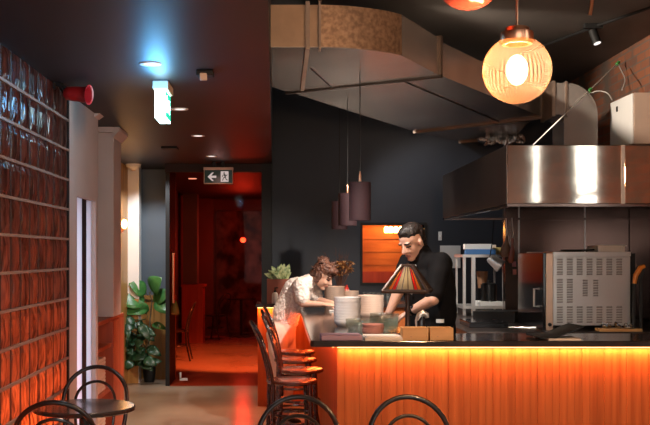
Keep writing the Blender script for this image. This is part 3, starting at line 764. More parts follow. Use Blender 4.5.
# wall lamp behind the pilaster
wlp = thing('wall_lamp', 'small glowing amber wall lamp half hidden behind the pale pilaster', 'wall lamp', (-1.84, 11.75, Z(224,11.75)))
bm = new(); ellipsoid(bm, (0,0,0), (.035,.035,.055)); obj('globe', bm, M['amber_lamp'], wlp, smooth=True)
bm = new(); bx(bm, -.06, -.01, -.015, .015, -.10, -.05); obj('bracket', bm, M['copper'], wlp)
light('wall_lamp_light', 'POINT', (-1.75, 11.6, Z(224,11.75)), 3, (1,.45,.14), .05)
# lamps in the hatch room
for i, px in enumerate((386.5, 391, 396, 401)):
    D = 13.5
    h = thing('hatch_lamp', 'glowing amber jar lamp in the service hatch, %s from the left' % ordinal(i), 'lamp', (X(px,D), D, Z(229.5,D)), group='amber lamps in the hatch')
    bm = new(); lathe(bm, [(0,-.045),(.026,-.045),(.032,-.03),(.032,.02),(.016,.04),(0,.04)], seg=18); obj('jar', bm, M['amber_lamp'], h, smooth=True)
    bm = new(); tube(bm, [(0,0,.04),(0,0,2.40-Z(229.5,D))], .004, 6); obj('cord', bm, M['black'], h)
light('hatch_lamps_light', 'AREA', (1.5, 13.35, 2.1), 6, (1,.20,.03), .7, .2, aim=(1.4,13.9,1.5))
light('hatch_room_light', 'AREA', (1.4, 13.1, 2.38), 3.5, (1,.13,.03), .9, .4, aim=(1.4,13.8,1.2))
# downlights
for i, (px, py) in enumerate(((150.5,63.6), (179.8,108.8), (198,135.6), (211.5,156))):
    D = 1.087/((254-py)/1000)
    x = X(px, D)
    d = thing('downlight', 'round recessed ceiling downlight, %s in the row leading to the red room' % ['nearest', 'second', 'third', 'farthest'][i], 'downlight', (x, D, CL), group='ceiling downlights')
    bm = new(); lathe(bm, [(.040,-.004),(.062,-.006),(.064,0),(.040,0)], seg=32)
    obj('trim_ring', bm, M['white'], d, smooth=True)
    bm = new(); lathe(bm, [(0,-.004),(.042,-.004),(.042,-.001),(0,-.001)], seg=32); obj('diffuser', bm, M['down'], d)
    light('downlight_beam', 'SPOT', (x, D, CL-.02), [70, 90, 110, 90][i], (1,.74,.54), .04, aim=(x, D, 0), spot=62, blend=.8)
light('corridor_downlight', 'SPOT', (-1.45, 11.5, 2.66), 70, (.92,.96,1), .05, aim=(-1.6, 12.7, 1.0), spot=80)  # added fill over plant, column and slate wall, no fitting above
D = 14.4; d = thing('downlight', 'round recessed ceiling downlight beyond the red glass door', 'downlight', (X(192.5,D), D, CL), group='ceiling downlights')
bm = new(); lathe(bm, [(0,-.004),(.06,-.006),(.062,0),(0,0)], seg=32); obj('diffuser', bm, M['down'], d)

# ------------------------------------------------------------------ ceiling fittings
def runner(bm, w, h, x0, z0, y, d, flip=1):
    """exit pictogram: a running figure of solid bars, w by h"""
    def bar(a, b, t):
        a = V((a[0],0,a[1])); b = V((b[0],0,b[1])); n = (b-a).normalized(); n = V((-n.z,0,n.x))*t/2
        q = [a-n, b-n, b+n, a+n]
        prism_dir(bm, [(x0+flip*p.x*w, y, z0+p.z*h) for p in q], (0, d, 0))
    c = [(.42+.09*math.cos(k*PI/5), .84+.09*math.sin(k*PI/5)) for k in range(10)]
    prism_dir(bm, [(x0+flip*p[0]*w, y, z0+p[1]*h) for p in c], (0, d, 0))
    bar((.45,.74),(.60,.44),.17); bar((.48,.70),(.24,.62),.08); bar((.24,.62),(.16,.46),.08); bar((.52,.68),(.78,.60),.08); bar((.78,.60),(.86,.72),.07)
    bar((.58,.46),(.34,.36),.10); bar((.34,.36),(.20,.10),.09); bar((.60,.46),(.70,.22),.10); bar((.70,.22),(.92,.16),.08)
D = 11.8; sw = 29*.0118; sx = X(203.8,D); sz = Z(184,D)
es = thing('exit_sign', 'dim green exit sign with white left arrow and running figure, hung before the red room', 'exit sign', (sx, D, sz))
bm = new(); bx(bm, 0, sw, 0, .05, .002, .165); obj('housing', bm, M['cap_beige'], es, bevel=.004)
bm = new(); bx(bm, -.004, sw+.004, -.008, .06, .165, .198); obj('top_cap', bm, M['cap_beige'], es, bevel=.004)
bm = new(); bx(bm, .008, sw-.008, -.003, 0, .012, .165); obj('face', bm, M['sign_green'], es)
bm = new()
pp = [(.045,.085),(.098,.135),(.118,.135),(.088,.098),(.148,.098),(.148,.072),(.088,.072),(.118,.035),(.098,.035)]
prism_dir(bm, [(x,-.005,z) for x, z in pp], (0,.002,0)); obj('arrow', bm, M['sign_white'], es)
bm = new(); bx(bm, .200, .292, -.005, -.003, .025, .150); obj('white_field', bm, M['sign_white'], es)
bm = new(); runner(bm, .085, .12, .204, .027, -.007, .002); obj('running_figure', bm, M['sign_green'], es)
bm = new(); bx(bm, .10, .14, .015, .045, .198, CL-sz); bx(bm, sw-.14, sw-.10, .015, .045, .198, CL-sz); obj('hanger', bm, M['black'], es)
light('exit_sign_glow', 'POINT', (sx+.17, D-.25, sz+.05), .35, (1,.5,.45), .05)
xl = thing('exit_light', 'bright cyan-white exit light box glowing under the low ceiling', 'exit sign', (-.793, 6.28, 2.455))
bm = new(); bx(bm, 0, .067, 0, .28, 0, .180); obj('light_body', bm, M['exit_face'], xl, bevel=.003)
bm = new(); bx(bm, .067, .070, .012, .27, .012, .172); obj('green_panel', bm, M['exit_green'], xl)
bm = new()
tmp = new(); runner(tmp, .10, .13, 0, 0, 0, .002)
for v in tmp.verts: v.co = V((.0702+v.co.y, .02+v.co.x, .03+v.co.z))
for f in tmp.faces: bm.faces.new([bm.verts.new(v.co) for v in f.verts])
tmp.free()
prism_dir(bm, [(.0702,y,z) for y, z in ((.15,.09),(.19,.135),(.205,.135),(.185,.10),(.245,.10),(.245,.08),(.185,.08),(.205,.045),(.19,.045))], (.002,0,0))
obj('pictogram', bm, M['exit_face'], xl)
bm = new(); bx(bm, -.012, .085, -.012, .292, .182, CL-2.455); obj('ceiling_base', bm, M['cap_beige'], xl, bevel=.003)
light('exit_light_glow', 'POINT', (-.76, 6.13, 2.56), 5, (.10,.50,1), .06)
light('exit_light_glow', 'POINT', (-.76, 5.95, 2.52), 3, (.10,.48,1), .05)
pr = thing('motion_sensor', 'small square motion sensor with beige lens on the low ceiling', 'sensor', (X(205,5.95), 5.95, CL))
bm = new(); bx(bm, -.05, .05, -.05, .05, -.03, 0); obj('housing', bm, M['black'], pr, bevel=.006)
bm = new(); bx(bm, -.028, .015, -.056, -.03, -.062, -.018); obj('lens', bm, M['cap_beige'], pr, bevel=.006)
q = box('ceiling_vent', (-.08,.08,-.1,.1,-.02,0), M['black'], bevel=.004); q.location = (X(170,10.2), 10.2, CL)
tag(q, 'small square black fitting flush on the low ceiling near the pilaster', 'ceiling fitting')
sm = thing('smoke_detector', 'round white smoke detector on the ceiling by the white column', 'smoke detector', (X(133.5,12.1), 12.1, CL))
bm = new(); lathe(bm, [(0,-.07),(.03,-.07),(.045,-.05),(.085,-.035),(.095,0),(0,0)], seg=28); obj('body', bm, M['white'], sm, smooth=True)
bm = new(); lathe(bm, [(0,-.082),(.02,-.08),(.028,-.07),(0,-.07)], seg=20); obj('sensor_head', bm, M['cap_beige'], sm, smooth=True)
# red horn speaker
D = 6.32
hn = thing('horn_speaker', 'red horn loudspeaker bracketed to the top of the glass block wall', 'loudspeaker', (X(76,D), D, Z(94,D)))
bm = new(); a = .0
prof = [(0,-.075),(.030,-.075),(.043,-.06),(.046,-.02),(.048,.02),(.053,.07),(.062,.085),(.064,.09),(.055,.086),(.045,.03),(.0,.02)]
lathe(bm, prof, seg=32)
bmesh.ops.rotate(bm, verts=bm.verts, matrix=Euler((0,R(96),R(-14))).to_matrix())
obj('horn', bm, M['siren'], hn, smooth=True)
bm = new(); tube(bm, [(-.05,0,.02),(-.09,0,.06),(-.13,0,.065)], .012, 8); bx(bm, -.14, -.128, -.03, .03, .03, .085); obj('bracket', bm, M['black'], hn)
bm = new(); tube(bm, [(-.07,.02,-.01),(-.10,.01,.03),(-.12,.0,.075),(-.06,.01,.085),(.0,.02,.08)], .005, 6); obj('lead_wire', bm, M['black'], hn)

# ------------------------------------------------------------------ kitchen bench and equipment
BT = .95
be = thing('kitchen_bench', 'dark low kitchen bench behind the bar carrying the oven and steel rack', 'bench', (1.55, 8.35, 0))
bm = new(); prism(bm, [(0,0),(2.03,0),(2.03,1.93),(.75,1.93),(.75,4.1),(0,4.1)], BT-.04, BT); obj('benchtop', bm, M['bench'], be, bevel=.004)
bm = new(); prism(bm, [(.03,.03),(2.0,.03),(2.0,1.9),(.72,1.9),(.72,4.07),(.03,4.07)], .08, BT-.04); obj('cabinet_body', bm, M['black_gloss'], be)
ox = X(553,8.5); ow = X(630,8.5)-ox
ov = thing('convection_oven', 'large steel convection oven with rows of louvred vents facing the bar', 'oven', (ox, 8.5, BT))
H = .665
bm = new(); bx(bm, 0, ow, 0, .9, .04, H); obj('body', bm, M['steel'], ov, bevel=.006)
bm = new(); bx(bm, .0, ow, -.010, 0, .045, H-.04); obj('vent_panel', bm, M['steel'], ov, bevel=.003)
bm = new()
bx(bm, -.004, ow+.004, -.014, .9, H-.035, H+.004)
obj('top_edge', bm, M['steel'], ov, bevel=.003)
cols = [.055 + .084*i for i in range(7)]
sl = None
def group(cx, z0, n, wd=.050):
    sl = new(); lv = new()
    for k in range(n):
        z = z0 + k*.021 + .002
        bx(sl, cx-wd/2, cx+wd/2, -.0115, -.0095, z, z+.006)
        prism_dir(lv, [(cx-wd/2,-.010,z+.006),(cx-wd/2,-.018,z+.008),(cx-wd/2,-.010,z+.013)], (wd,0,0))
    v = obj('vent', sl, M['vent_dark'], ov); obj('louvre', lv, M['steel'], v)
for c in cols: group(c, .47, 7); group(c, .065, 7)
for c in cols[:2]: group(c, .235, 10)
for c in (.27, .36): group(c, .29, 7, .042)
bm = new(); bx(bm, -.06, -.002, -.005, .02, .0, H-.01); obj('corner_post', bm, M['oven_post'], ov, bevel=.003)
bm = new(); bx(bm, -.085, -.06, .0, .9, .0, H-.005); odoor = obj('door', bm, M['black_gloss'], ov, bevel=.004)
bm = new(); tube(bm, [(-.085,.12,.35),(-.13,.12,.35),(-.13,.12,.20),(-.085,.12,.20)], .010, 8); obj('door_handle', bm, M['steel'], odoor)
bm = new(); lathe(bm, [(0,0),(.016,0),(.014,.02),(0,.02)], seg=16)
bmesh.ops.rotate(bm, verts=bm.verts, matrix=Euler((R(90),0,0)).to_matrix()); bmesh.ops.translate(bm, verts=bm.verts, vec=(-.03,-.005,.05)); obj('knob', bm, M['black'], ov)
bm = new(); bx(bm, ow, ow+.045, .0, .9, .0, H-.01); obj('side_column', bm, M['black'], ov, bevel=.003)
for (a, b) in ((.03,.03),(ow-.07,.03),(.03,.83),(ow-.07,.83)):
    bm = new(); bx(bm, a, a+.04, b, b+.04, 0, .04); obj('foot', bm, M['black'], ov)
OT = BT + H + .004
pn = thing('baking_pan', 'flat black pan on the left part of the oven top', 'pan', (X(572,8.75), 8.75, OT))
bm = new(); lathe(bm, vessel(.10,.02,.085), seg=32); obj('pan_body', bm, M['black_metal'], pn, smooth=True)
bm = new(); tube(bm, [(.09,0,.014),(.19,-.03,.02)], .008, 8); obj('handle', bm, M['black'], pn)
bm = new()
for f in ((0,.23,0,.30,0,.004),(0,.006,0,.3,.004,.055),(.224,.23,0,.3,.004,.055),(.006,.224,0,.006,.004,.055),(.006,.224,.294,.3,.004,.055)): bx(bm, *f)
bx(bm, -.012, .242, -.012, 0, .050, .056)
tag(obj('steel_tray', bm, M['paper'], loc=(X(598,8.62), 8.62, OT)), 'pale rectangular tray on the right part of the oven top', 'tray')
bd = box('cutting_board', (0,.36,0,.24,0,.025), M['wood_box'], bevel=.004); bd.location = (X(598,8.2)-.0, 8.10+.0, BT+.0); bd.location.y = 8.36 if False else 8.2
bd.location = (X(598,8.4), 8.36, BT); bd.scale = (1,.5,1)
tag(bd, 'pale wooden cutting board below the right end of the oven', 'cutting board')
fo = new()
for i in range(14):
    ellipsoid(fo, (random.uniform(0,.27), random.uniform(0,.06), random.uniform(.01,.035)), (random.uniform(.02,.05), .02, random.uniform(.008,.018)), Euler((random.random(),random.random(),random.random())).to_matrix(), 8, 5)
tag(obj('foil_sheet', fo, M['foil'], loc=(X(603,8.4), 8.39, BT+.026)), 'crumpled foil sheet on the cutting board before the oven', 'foil')
# rack
D0 = 10.55; rx0, rx1 = X(463.5,D0), X(506,D0); rz = Z(254.5,D0)
rk = thing('steel_rack', 'small steel shelf rack on the bench right of the chef', 'rack', (rx0, D0, BT))
rw = rx1-rx0
for (a, b, w_) in ((0,.02,.028),(rw-.03,.02,.028),(.0,.46,.02),(rw-.03,.46,.02)):
    bm = new(); bx(bm, a, a+w_, b, b+w_, 0, rz-BT); obj('post', bm, M['steel'], rk)
bm = new(); bx(bm, .085, .125, -.004, .02, 0, rz-BT-.01); obj('front_upright', bm, M['steel'], rk)
bm = new(); bx(bm, -.01, rw+.01, 0, .5, rz-BT-.03, rz-BT); obj('top_shelf', bm, M['steel'], rk)
zs = Z(306,D0)-BT
bm = new(); bx(bm, -.005, rw+.005, 0, .5, zs-.03, zs); obj('lower_shelf', bm, M['steel'], rk)
def onrack(name, b, m, label, cat, loc, group=None, rz_=0):
    q = box(name, b, m, bevel=.003); q.location = loc; q.rotation_euler = (0,0,rz_); return tag(q, label, cat, group)
onrack('wrap_carton', (0,.32,0,.07,0,.055), M['blue_card'], 'long blue and white cling wrap carton at the bottom front on the steel rack', 'carton', (rx0+.03, D0+.04, rz))
onrack('wrap_carton', (0,.30,0,.07,0,.055), M['white'], 'long white cling wrap carton lying highest on the steel rack', 'carton', (rx0+.02, D0+.05, rz+.056), None, R(2))
onrack('wrap_carton', (0,.17,0,.09,0,.075), M['yellow_card'], 'short yellow carton at the right on top of the steel rack', 'carton', (rx0+.27, D0+.13, rz))
onrack('wrap_carton', (0,.20,0,.09,0,.105), M['paper'], 'cream carton standing behind the yellow one on the steel rack', 'carton', (rx0+.20, D0+.26, rz))
onrack('storage_tray', (0,.24,0,.30,0,.045), M['white'], 'white plastic tray on the lower shelf of the steel rack', 'tray', (rx0+.18, D0+.03, BT+zs))
for i, (dx, rr, hh, lb) in enumerate(((.25,.085,.17,'dark cooking pot above the white tray on the rack shelf'),)):
    pt = thing('cooking_pot', lb, 'pot', (rx0+dx+.05, D0+.16, BT+zs+.046))
    bm = new(); lathe(bm, vessel(rr,hh,rr*.97), seg=28); obj('pot_body', bm, M['black_metal'], pt, smooth=True)
    bm = new(); lathe(bm, [(0,hh),(rr*1.02,hh),(rr*.9,hh+.02),(.02,hh+.03),(.02,hh+.05),(0,hh+.05)], seg=28); obj('lid', bm, M['black_metal'], pt, smooth=True)
pt = thing('coffee_grinder', 'dark tall jar machine behind the pot on the rack shelf', 'appliance', (rx0+.27, D0+.36, BT+zs))
bm = new(); bx(bm, -.07,.07,-.08,.08,0,.18); obj('machine_body', bm, M['black_gloss'], pt, bevel=.01)
bm = new(); lathe(bm, [(.045,.18),(.06,.34),(.062,.36),(0,.36)], seg=24); obj('hopper', bm, M['brown_leather'], pt, smooth=True)
hl = thing('heat_lamp', 'tilted silver heat lamp hanging in front of the steel rack', 'lamp', tuple(P(495,263,10.3)))
bm = new(); tube(bm, [(-.06,0,.055),(-.05,0,.046),(.055,-.01,-.03),(.06,-.012,-.034)], [.035,.045,.072,.072], 20); obj('reflector', bm, M['steel'], hl, smooth=True)
bm = new(); tube(bm, [(-.055,0,.05),(-.02,.05,.2),(0,.05,1.97-Z(263,10.3))], .006, 6); obj('cord', bm, M['black'], hl)
bm = new(); tube(bm, [(.060,-.012,-.034),(.062,-.0125,-.036)], .062, 20); obj('lens', bm, M['terra'], hl)
for i, (px, py, ln, w_, m_, lb) in enumerate(((506,246,.20,.055,'brown_leather','brown wooden paddle hanging on a hook from the hood edge'), (512,250,.24,.03,'wood_red','narrow dark red utensil hanging beside the wooden paddle'))):
    D = 10.1 - .12*i; o_ = P(px, py, D)
    u = thing('hanging_utensil', lb, 'utensil', tuple(o_))
    bm = new(); tube(bm, [(-.01,0,-ln*.55),(-.012,0,-ln*.45),(0,0,-ln*.1),(.005,0,ln*.2),(.006,0,ln*.5)], [w_*.55,w_,w_*.9,w_*.35,.012], 16)
    for v in bm.verts: v.co.y *= .28
    obj('blade', bm, M[m_], u, smooth=True)
    bm = new(); tube(bm, [(.006,0,ln*.48),(.012,0,ln*.7),(.0,0,1.96-o_.z)], .004, 6); obj('hook_wire', bm, M['steel'], u)
for i, (px, py) in enumerate(((514,264), (514.5,272))):
    q = box('clip_tag', (-.02,.02,-.008,.008,-.028,.028), M['pink'], bevel=.003); q.location = P(px, py, 10.292)
    tag(q, 'small pink tag on the kitchen splash wall beside the rack, the %s one' % ['upper','lower'][i], 'tag', 'pink tags by the rack')
q = box('wall_panel', (0,.255,-.012,0,0,.28), M['tile'], bevel=.002); q.location = (X(440,12.5), 12.5, Z(268,12.5)); tag(q, 'pale grey square panel on the dark wall right of the chef', 'panel')
sw_ = thing('light_switch', 'small white switch plate on the dark wall above the grey panel', 'light switch', (X(440,12.5), 12.5, Z(236,12.5)))
bm = new(); bx(bm, -.022,.022,-.010,0,-.055,.055); obj('plate', bm, M['tile'], sw_, bevel=.002)
bm = new(); bx(bm, -.008,.008,-.016,-.010,-.015,.015); obj('rocker', bm, M['white'], sw_)
# black tray, tongs and a small stand on the bench between chef and oven
q = box('prep_tray', (0,.34,0,.5,0,.05), M['black_gloss'], bevel=.006); q.location = (1.66, 8.8, BT); tag(q, 'low black tray on the bench between the chef and the oven', 'tray')
q = box('warming_plate', (-.2,.2,0,.35,0,.10), M['black_metal'], bevel=.006); q.location = (2.03, 9.55, BT); q.rotation_euler = (0,0,R(-24)); tag(q, 'slanted black metal appliance on the bench below the rack', 'appliance')
bm = new(); tube(bm, [(0,0,.012),(.10,-.06,.014),(.22,-.10,.012)], [.006,.009,.014], 8); tag(obj('tongs', bm, M['steel'], loc=(1.98, 8.72, BT), smooth=True), 'steel tongs lying on the dark bench left of the oven', 'tongs')
q = obj('bottle_cap', (lambda b: (lathe(b, [(0,0),(.022,0),(.022,.045),(.015,.05),(0,.05)], seg=18), b)[1])(new()), M['red_plastic'], loc=(1.95, 9.15, BT), smooth=True); tag(q, 'small red-topped jar on the bench below the steel rack', 'jar')  # a red light, built as a red plastic knob
# pre-rinse hose at the right edge
hs = thing('spray_hose', 'black spray hose with orange grip standing at the right edge', 'tap', (X(647,8.2), 8.42, BT))
bm = new(); tube(bm, [(-.03,0,0),(-.03,0,.3),(-.025,0,.42),(-.005,0,.50),(.03,0,.53)], .014, 10); obj('hose', bm, M['rubber'], hs, smooth=True)
bm = new(); tube(bm, [(.03,0,0),(.03,0,.32),(.025,0,.44),(.05,0,.52)], .014, 10); obj('hose', bm, M['rubber'], hs, smooth=True)
bm = new(); tube(bm, [(-.028,0,.40),(-.015,0,.47),(.025,0,.535),(.06,0,.55)], [.018,.022,.022,.016], 12); obj('grip', bm, M['orange_plastic'], hs, smooth=True)
# ------------------------------------------------------------------ things on the bar
def stack(n, D, px, ro, hstep, hcup, m, kind, noun, where, cat, group, base=CT, foot=None):
    bm = new(); lathe(bm, vessel(ro, hcup, foot, .004), seg=40)
    first = obj(noun, bm, m, loc=(X(px,D), D, base), smooth=True)
    for i in range(n):
        o = first if i == 0 else first.copy()
        if i: COL.objects.link(o)
        o.location = (X(px,D)+random.uniform(-.003,.003), D+random.uniform(-.003,.003), base + i*hstep)
        pos = 'topmost' if i == n-1 else ('lowest' if i == 0 else '%s from bottom' % ordinal(i))
        tag(o, '%s %s, %s' % (kind, where, pos), cat, group)
stack(9, 7.22, 347.5, .098, .0205, .045, M['plate'], 'white ceramic plate', 'in the tall white stack on the bar', 'plate' if False else 'plate', 'plate', 'white plates stacked on the bar', foot=.06) if False else stack(9, 7.22, 347.5, .098, .0205, .045, M['plate'], 'white ceramic bowl', 'white_bowl', 'in the tall white stack on the bar', 'bowl', 'white bowls stacked on the bar', foot=.075)
stack(8, 8.35, 370.5, .110, .0195, .04, M['bowl'], 'beige dish', 'beige_dish', 'in the stack behind the white bowls', 'dish', 'beige dishes behind the white bowls', foot=.095)
stack(7, 10.62, 334.5, .107, .022, .045, M['bowl'], 'beige dish', 'beige_dish', 'in the back counter stack by the leaning woman', 'dish', 'beige dishes by the woman', foot=.095)
stack(4, 10.65, 351.5, .082, .026, .05, M['bowl'], 'small brown dish', 'brown_dish', 'in the low stack right of the flowers', 'dish', 'brown dishes by the flowers', foot=.075)
stack(4, 6.44, 373, .070, .0135, .03, M['terra'], 'pinkish ribbed bowl', 'ribbed_bowl', 'in the short stack at the bar front', 'bowl', 'pink bowls at the bar front', foot=.058)
stack(4, 6.64, 384, .098, .022, .06, M['glass_green'], 'smoky glass bowl', 'glass_bowl', 'in the stack left of the lamp stem', 'bowl', 'glass bowls by the lamp', foot=.08)
stack(2, 6.86, 358, .085, .025, .05, M['glass_green'], 'smoky glass bowl', 'glass_bowl', 'in the low pair before the white stack', 'bowl', 'glass bowls before the white stack', foot=.06)
def glass(loc, r, h, label, group, m='glass'):
    bm = new(); lathe(bm, vessel(r, h, r*.82, .002), seg=24); return tag(obj('drinking_glass', bm, M[m], loc=loc, smooth=True), label, 'glass', group)
for i, (px, D) in enumerate(((352,6.62),(359,6.58),(366,6.72),(354,6.40))):
    glass((X(px,D), D, CT), .026, .055, 'small clear glass among the bowls at the bar front, %s from the left' % ordinal((0,2,3,1)[i]), 'small glasses on the bar')
for i in range(7):
    px = 364 + 4.6*i
    glass((X(px,11.0-.02*(i%2)), 10.96-.05*(i%2), CT), .024, .10, 'clear glass on the back counter under the hatch, %s from the left' % ordinal(i), 'glasses under the hatch')
q = box('menu_stack', (0,.245,0,.20,0,.030), M['purple'], bevel=.004); q.location = (X(321.5,6.0), 6.01, CT); q.rotation_euler = (0,0,R(1)); tag(q, 'mauve menu booklets lying at the left corner of the bar', 'menu')
pp_ = thing('paper_pile', 'cream paper pile beside the wooden boxes at the bar front', 'paper', (X(365.5,6.0), 6.01, CT))
bm = new(); bx(bm, 0,.225,0,.22,0,.014); obj('sheets', bm, M['paper'], pp_)
bm = new(); bx(bm, .01,.23,.015,.235,.014,.020); obj('top_sheet', bm, M['paper'], pp_, rz=R(2))
for i, (a, b) in enumerate(((402.5,428.5),(430,453.5))):
    D = 6.02; w_ = X(b,D)-X(a,D)
    t = thing('wooden_box', 'pale wooden box on the bar edge, %s' % ['the left of the pair', 'the right of the pair'][i], 'box', (X(a,D), D, CT), group='wooden boxes on the bar')
    bm = new()
    for f in ((0,w_,0,.008,0,.075),(0,w_,.112,.12,0,.075),(0,.008,.008,.112,0,.075),(w_-.008,w_,.008,.112,0,.075),(.008,w_-.008,.008,.112,0,.006)): bx(bm, *f)
    obj('box_body', bm, M['wood_box'], t, bevel=.002)
    bm = new(); bx(bm, .012, w_-.012, .012, .108, .006, .066); obj('napkins', bm, M['paper'], t)
    bm = new(); bx(bm, w_*.3, w_*.36, -.001, .0, .02, .024); obj('finger_notch', bm, M['brown_leather'], t)
jg = thing('dispenser_bottle', 'silver dispenser bottle with curved top behind the left wooden box', 'bottle', (X(421,6.3), 6.3, CT))
bm = new(); lathe(bm, [(0,0),(.026,0),(.028,.01),(.026,.10),(.020,.125),(0,.125)], seg=24); obj('bottle_body', bm, M['black_gloss'], jg, smooth=True)
bm = new(); tube(bm, [(-.012,0,.10),(-.008,0,.135),(.012,0,.15),(.036,0,.135),(.04,0,.118)], [.018,.022,.022,.018,.012], 14); obj('curved_top', bm, M['steel'], jg, smooth=True)
bm = new(); tube(bm, [(-.026,0,.05),(-.032,0,.10),(-.022,0,.135)], .007, 8); obj('lever', bm, M['steel'], jg, smooth=True)
fb = thing('folded_menu', 'open black menu folder with cream page on the bar before the oven', 'menu', (X(538,6.1), 6.06, CT))
bm = new(); prism_dir(bm, [(.0,0,.010),(.10,.0,.010),(.275,.02,.075),(.275,.02,.083),(.10,.0,.018),(.0,0,.018)], (-.02,.26,0)); obj('cover', bm, M['black'], fb)
bm = new(); bx(bm, .05,.245,-.02,.20,0,.008); obj('page', bm, M['paper'], fb)
# stained glass lamp
tl = thing('stained_glass_lamp', 'table lamp with pyramid stained glass shade standing on the bar before the chef', 'table lamp', (X(407.5,6.3), 6.3, CT), rz=R(-14))
zb, zt = Z(291,6.3)-CT, Z(265.5,6.3)-CT
rb, rt_ = .138, .032
bm = new(); lathe(bm, [(0,0),(.07,0),(.07,.012),(.03,.03),(.017,.05),(.014,.15),(.020,.17),(.014,.19),(.013,zb+.03),(0,zb+.03)], seg=24); obj('stem', bm, M['lead'], tl, smooth=True)
bm = new(); tube(bm, [(0,0,zb+.02),(0,0,zt+.015)], .006, 8); obj('rod', bm, M['lead'], tl)
def fp(side, u, v):
    """point on a shade face: u in -1..1 across, v 0 bottom..1 top"""
    r = rb + (rt_-rb)*v; z = zb + (zt-zb)*v
    p = V((u*r, -r, z)); return Matrix.Rotation(side*PI/2, 3, 'Z') @ p
seq = [('tif_green',-.98,-.80,-.92),('tif_amber',-.80,-.62,-.75),('tif_red',-.62,-.44,-.6),('tif_white',-.42,-.16,0),('tif_white',-.14,.14,0),('tif_white',.16,.42,0),('tif_red',.44,.62,0),('tif_amber',.62,.80,0),('tif_green',.80,.98,0)]
by = {}
for s in range(4):
    for i, (mn, a, b, _) in enumerate(seq):
        bm = by.setdefault(mn, new())
        vt = .93; vb = .05
        q = [fp(s,a,vb), fp(s,b,vb), fp(s,b,vt), fp(s,a,vt)]
        bm.faces.new([bm.verts.new(x) for x in q])
        if mn == 'tif_white':   # red tip below the pale strip, amber above
            pass
for mn, bm in by.items(): obj({'tif_green':'olive_glass','tif_amber':'amber_glass','tif_red':'red_glass','tif_white':'opal_glass'}[mn], bm, M[mn], tl, solid=.003)
bm = new()
for s in range(4):
    tube(bm, [fp(s,-1,0), fp(s,1,0)], .011, 8); tube(bm, [fp(s,-1,1), fp(s,1,1)], .009, 8); tube(bm, [fp(s,-1,0), fp(s,-1,1)], .012, 8)
    tube(bm, [fp(s,-1,.04), fp(s,1,.04)], .008, 8)
    for _, a, b, __ in seq[1:]: tube(bm, [fp(s,a-.01,.02), fp(s,a-.01,.96)], .0028, 6)
bx(bm, -rt_, rt_, -rt_, rt_, zt-.002, zt+.008)
obj('frame', bm, M['lead'], tl)
light('stained_glass_bulb', 'POINT', (0,0,zb+.05), .7, (1,.74,.48), .025, parent=tl)

# back counter: plant, soap, flowers, bottle
pl = thing('planter', 'rust-red planter box with pale striped plant on the back counter', 'potted plant', (X(279.5,10.85), 10.85, CT))
bm = new()
for f in ((-.135,.135,-.1,-.085,0,.25),(-.135,.135,.085,.1,0,.25),(-.135,-.12,-.085,.085,0,.25),(.12,.135,-.085,.085,0,.25),(-.12,.12,-.085,.085,.0,.22)): bx(bm, *f)
obj('pot', bm, M['planter'], pl)
def leaf(bm, base, d, L, Wd, droop=.3, up=(0,0,1), n=8, heart=.0, fold=.12):
    base = V(base); d = V(d).normalized(); u = V(up); s = d.cross(u)
    if s.length < .05: s = V((1,0,0))
    s.normalize(); nn = s.cross(d).normalized(); rows = []
    for i in range(n+1):
        t = i/n
        w = Wd*.5*(math.sin(PI*min(1,t**.75))**.8) if 0 < t < 1 else .002
        p = base + d*L*t + nn*(L*.10*math.sin(PI*t)) - u*(droop*L*t*t)
        rows.append([bm.verts.new(p - s*w + nn*fold*w), bm.verts.new(p - s*w*.5 + nn*fold*w*.3), bm.verts.new(p), bm.verts.new(p + s*w*.5 + nn*fold*w*.3), bm.verts.new(p + s*w + nn*fold*w)])
    for A, B in zip(rows, rows[1:]):
        for k in range(4): bm.faces.new((A[k], A[k+1], B[k+1], B[k]))
bm = new(); rr = random.Random(3)
for i in range(22):
    a = 2*PI*i/22*3.1; el_ = R(rr.uniform(25,85)); L = rr.uniform(.15,.23)
    leaf(bm, (rr.uniform(-.07,.07), rr.uniform(-.04,.04), .215), (math.cos(a)*math.cos(el_), math.sin(a)*math.cos(el_)*.8, math.sin(el_)), L, .085, .15, up=(0,-.75,.66))
obj('foliage', bm, M['leaf_pale'], pl, smooth=True, solid=.0015)
sb = thing('soap_bottle', 'white pump soap bottle with black top on the back counter before the planter', 'bottle', (X(275,10.55), 10.55, CT))
bm = new(); lathe(bm, [(0,0),(.031,0),(.033,.01),(.033,.095),(.024,.112),(.013,.118),(0,.118)], seg=24); obj('bottle_body', bm, M['white'], sb, smooth=True)
bm = new(); lathe(bm, [(0,.118),(.014,.118),(.014,.135),(.006,.137),(.006,.16),(0,.16)], seg=16); bx(bm, -.006,.034,-.007,.007,.158,.168); obj('pump', bm, M['black'], sb)
vs = thing('flower_vase', 'rust-red vase of orange dried flowers behind the leaning woman', 'vase of flowers', (X(340,11.0), 11.0, CT))
bm = new(); lathe(bm, vessel(.065,.17,.06,.004,bulge=.015), seg=28); obj('vase', bm, M['planter'], vs, smooth=True)
tw = new(); fl = new(); rr = random.Random(11)
for i in range(26):
    a = rr.uniform(0,2*PI); sp_ = rr.uniform(.02,.13); h = rr.uniform(.28,.42)
    tip = V((math.cos(a)*sp_ + .02, math.sin(a)*sp_*.7, h))
    tube(tw, [(0,0,.1), tip*.55+V((0,0,.03)), tip], .003, 5)
    for k in range(3):
        c = tip + V((rr.uniform(-.03,.03), rr.uniform(-.03,.03), rr.uniform(-.03,.03)))
        for j in range(5):
            b = rr.uniform(0,2*PI); leaf(fl, c, (math.cos(b), math.sin(b), rr.uniform(-.2,.9)), .045, .028, .2, n=4)
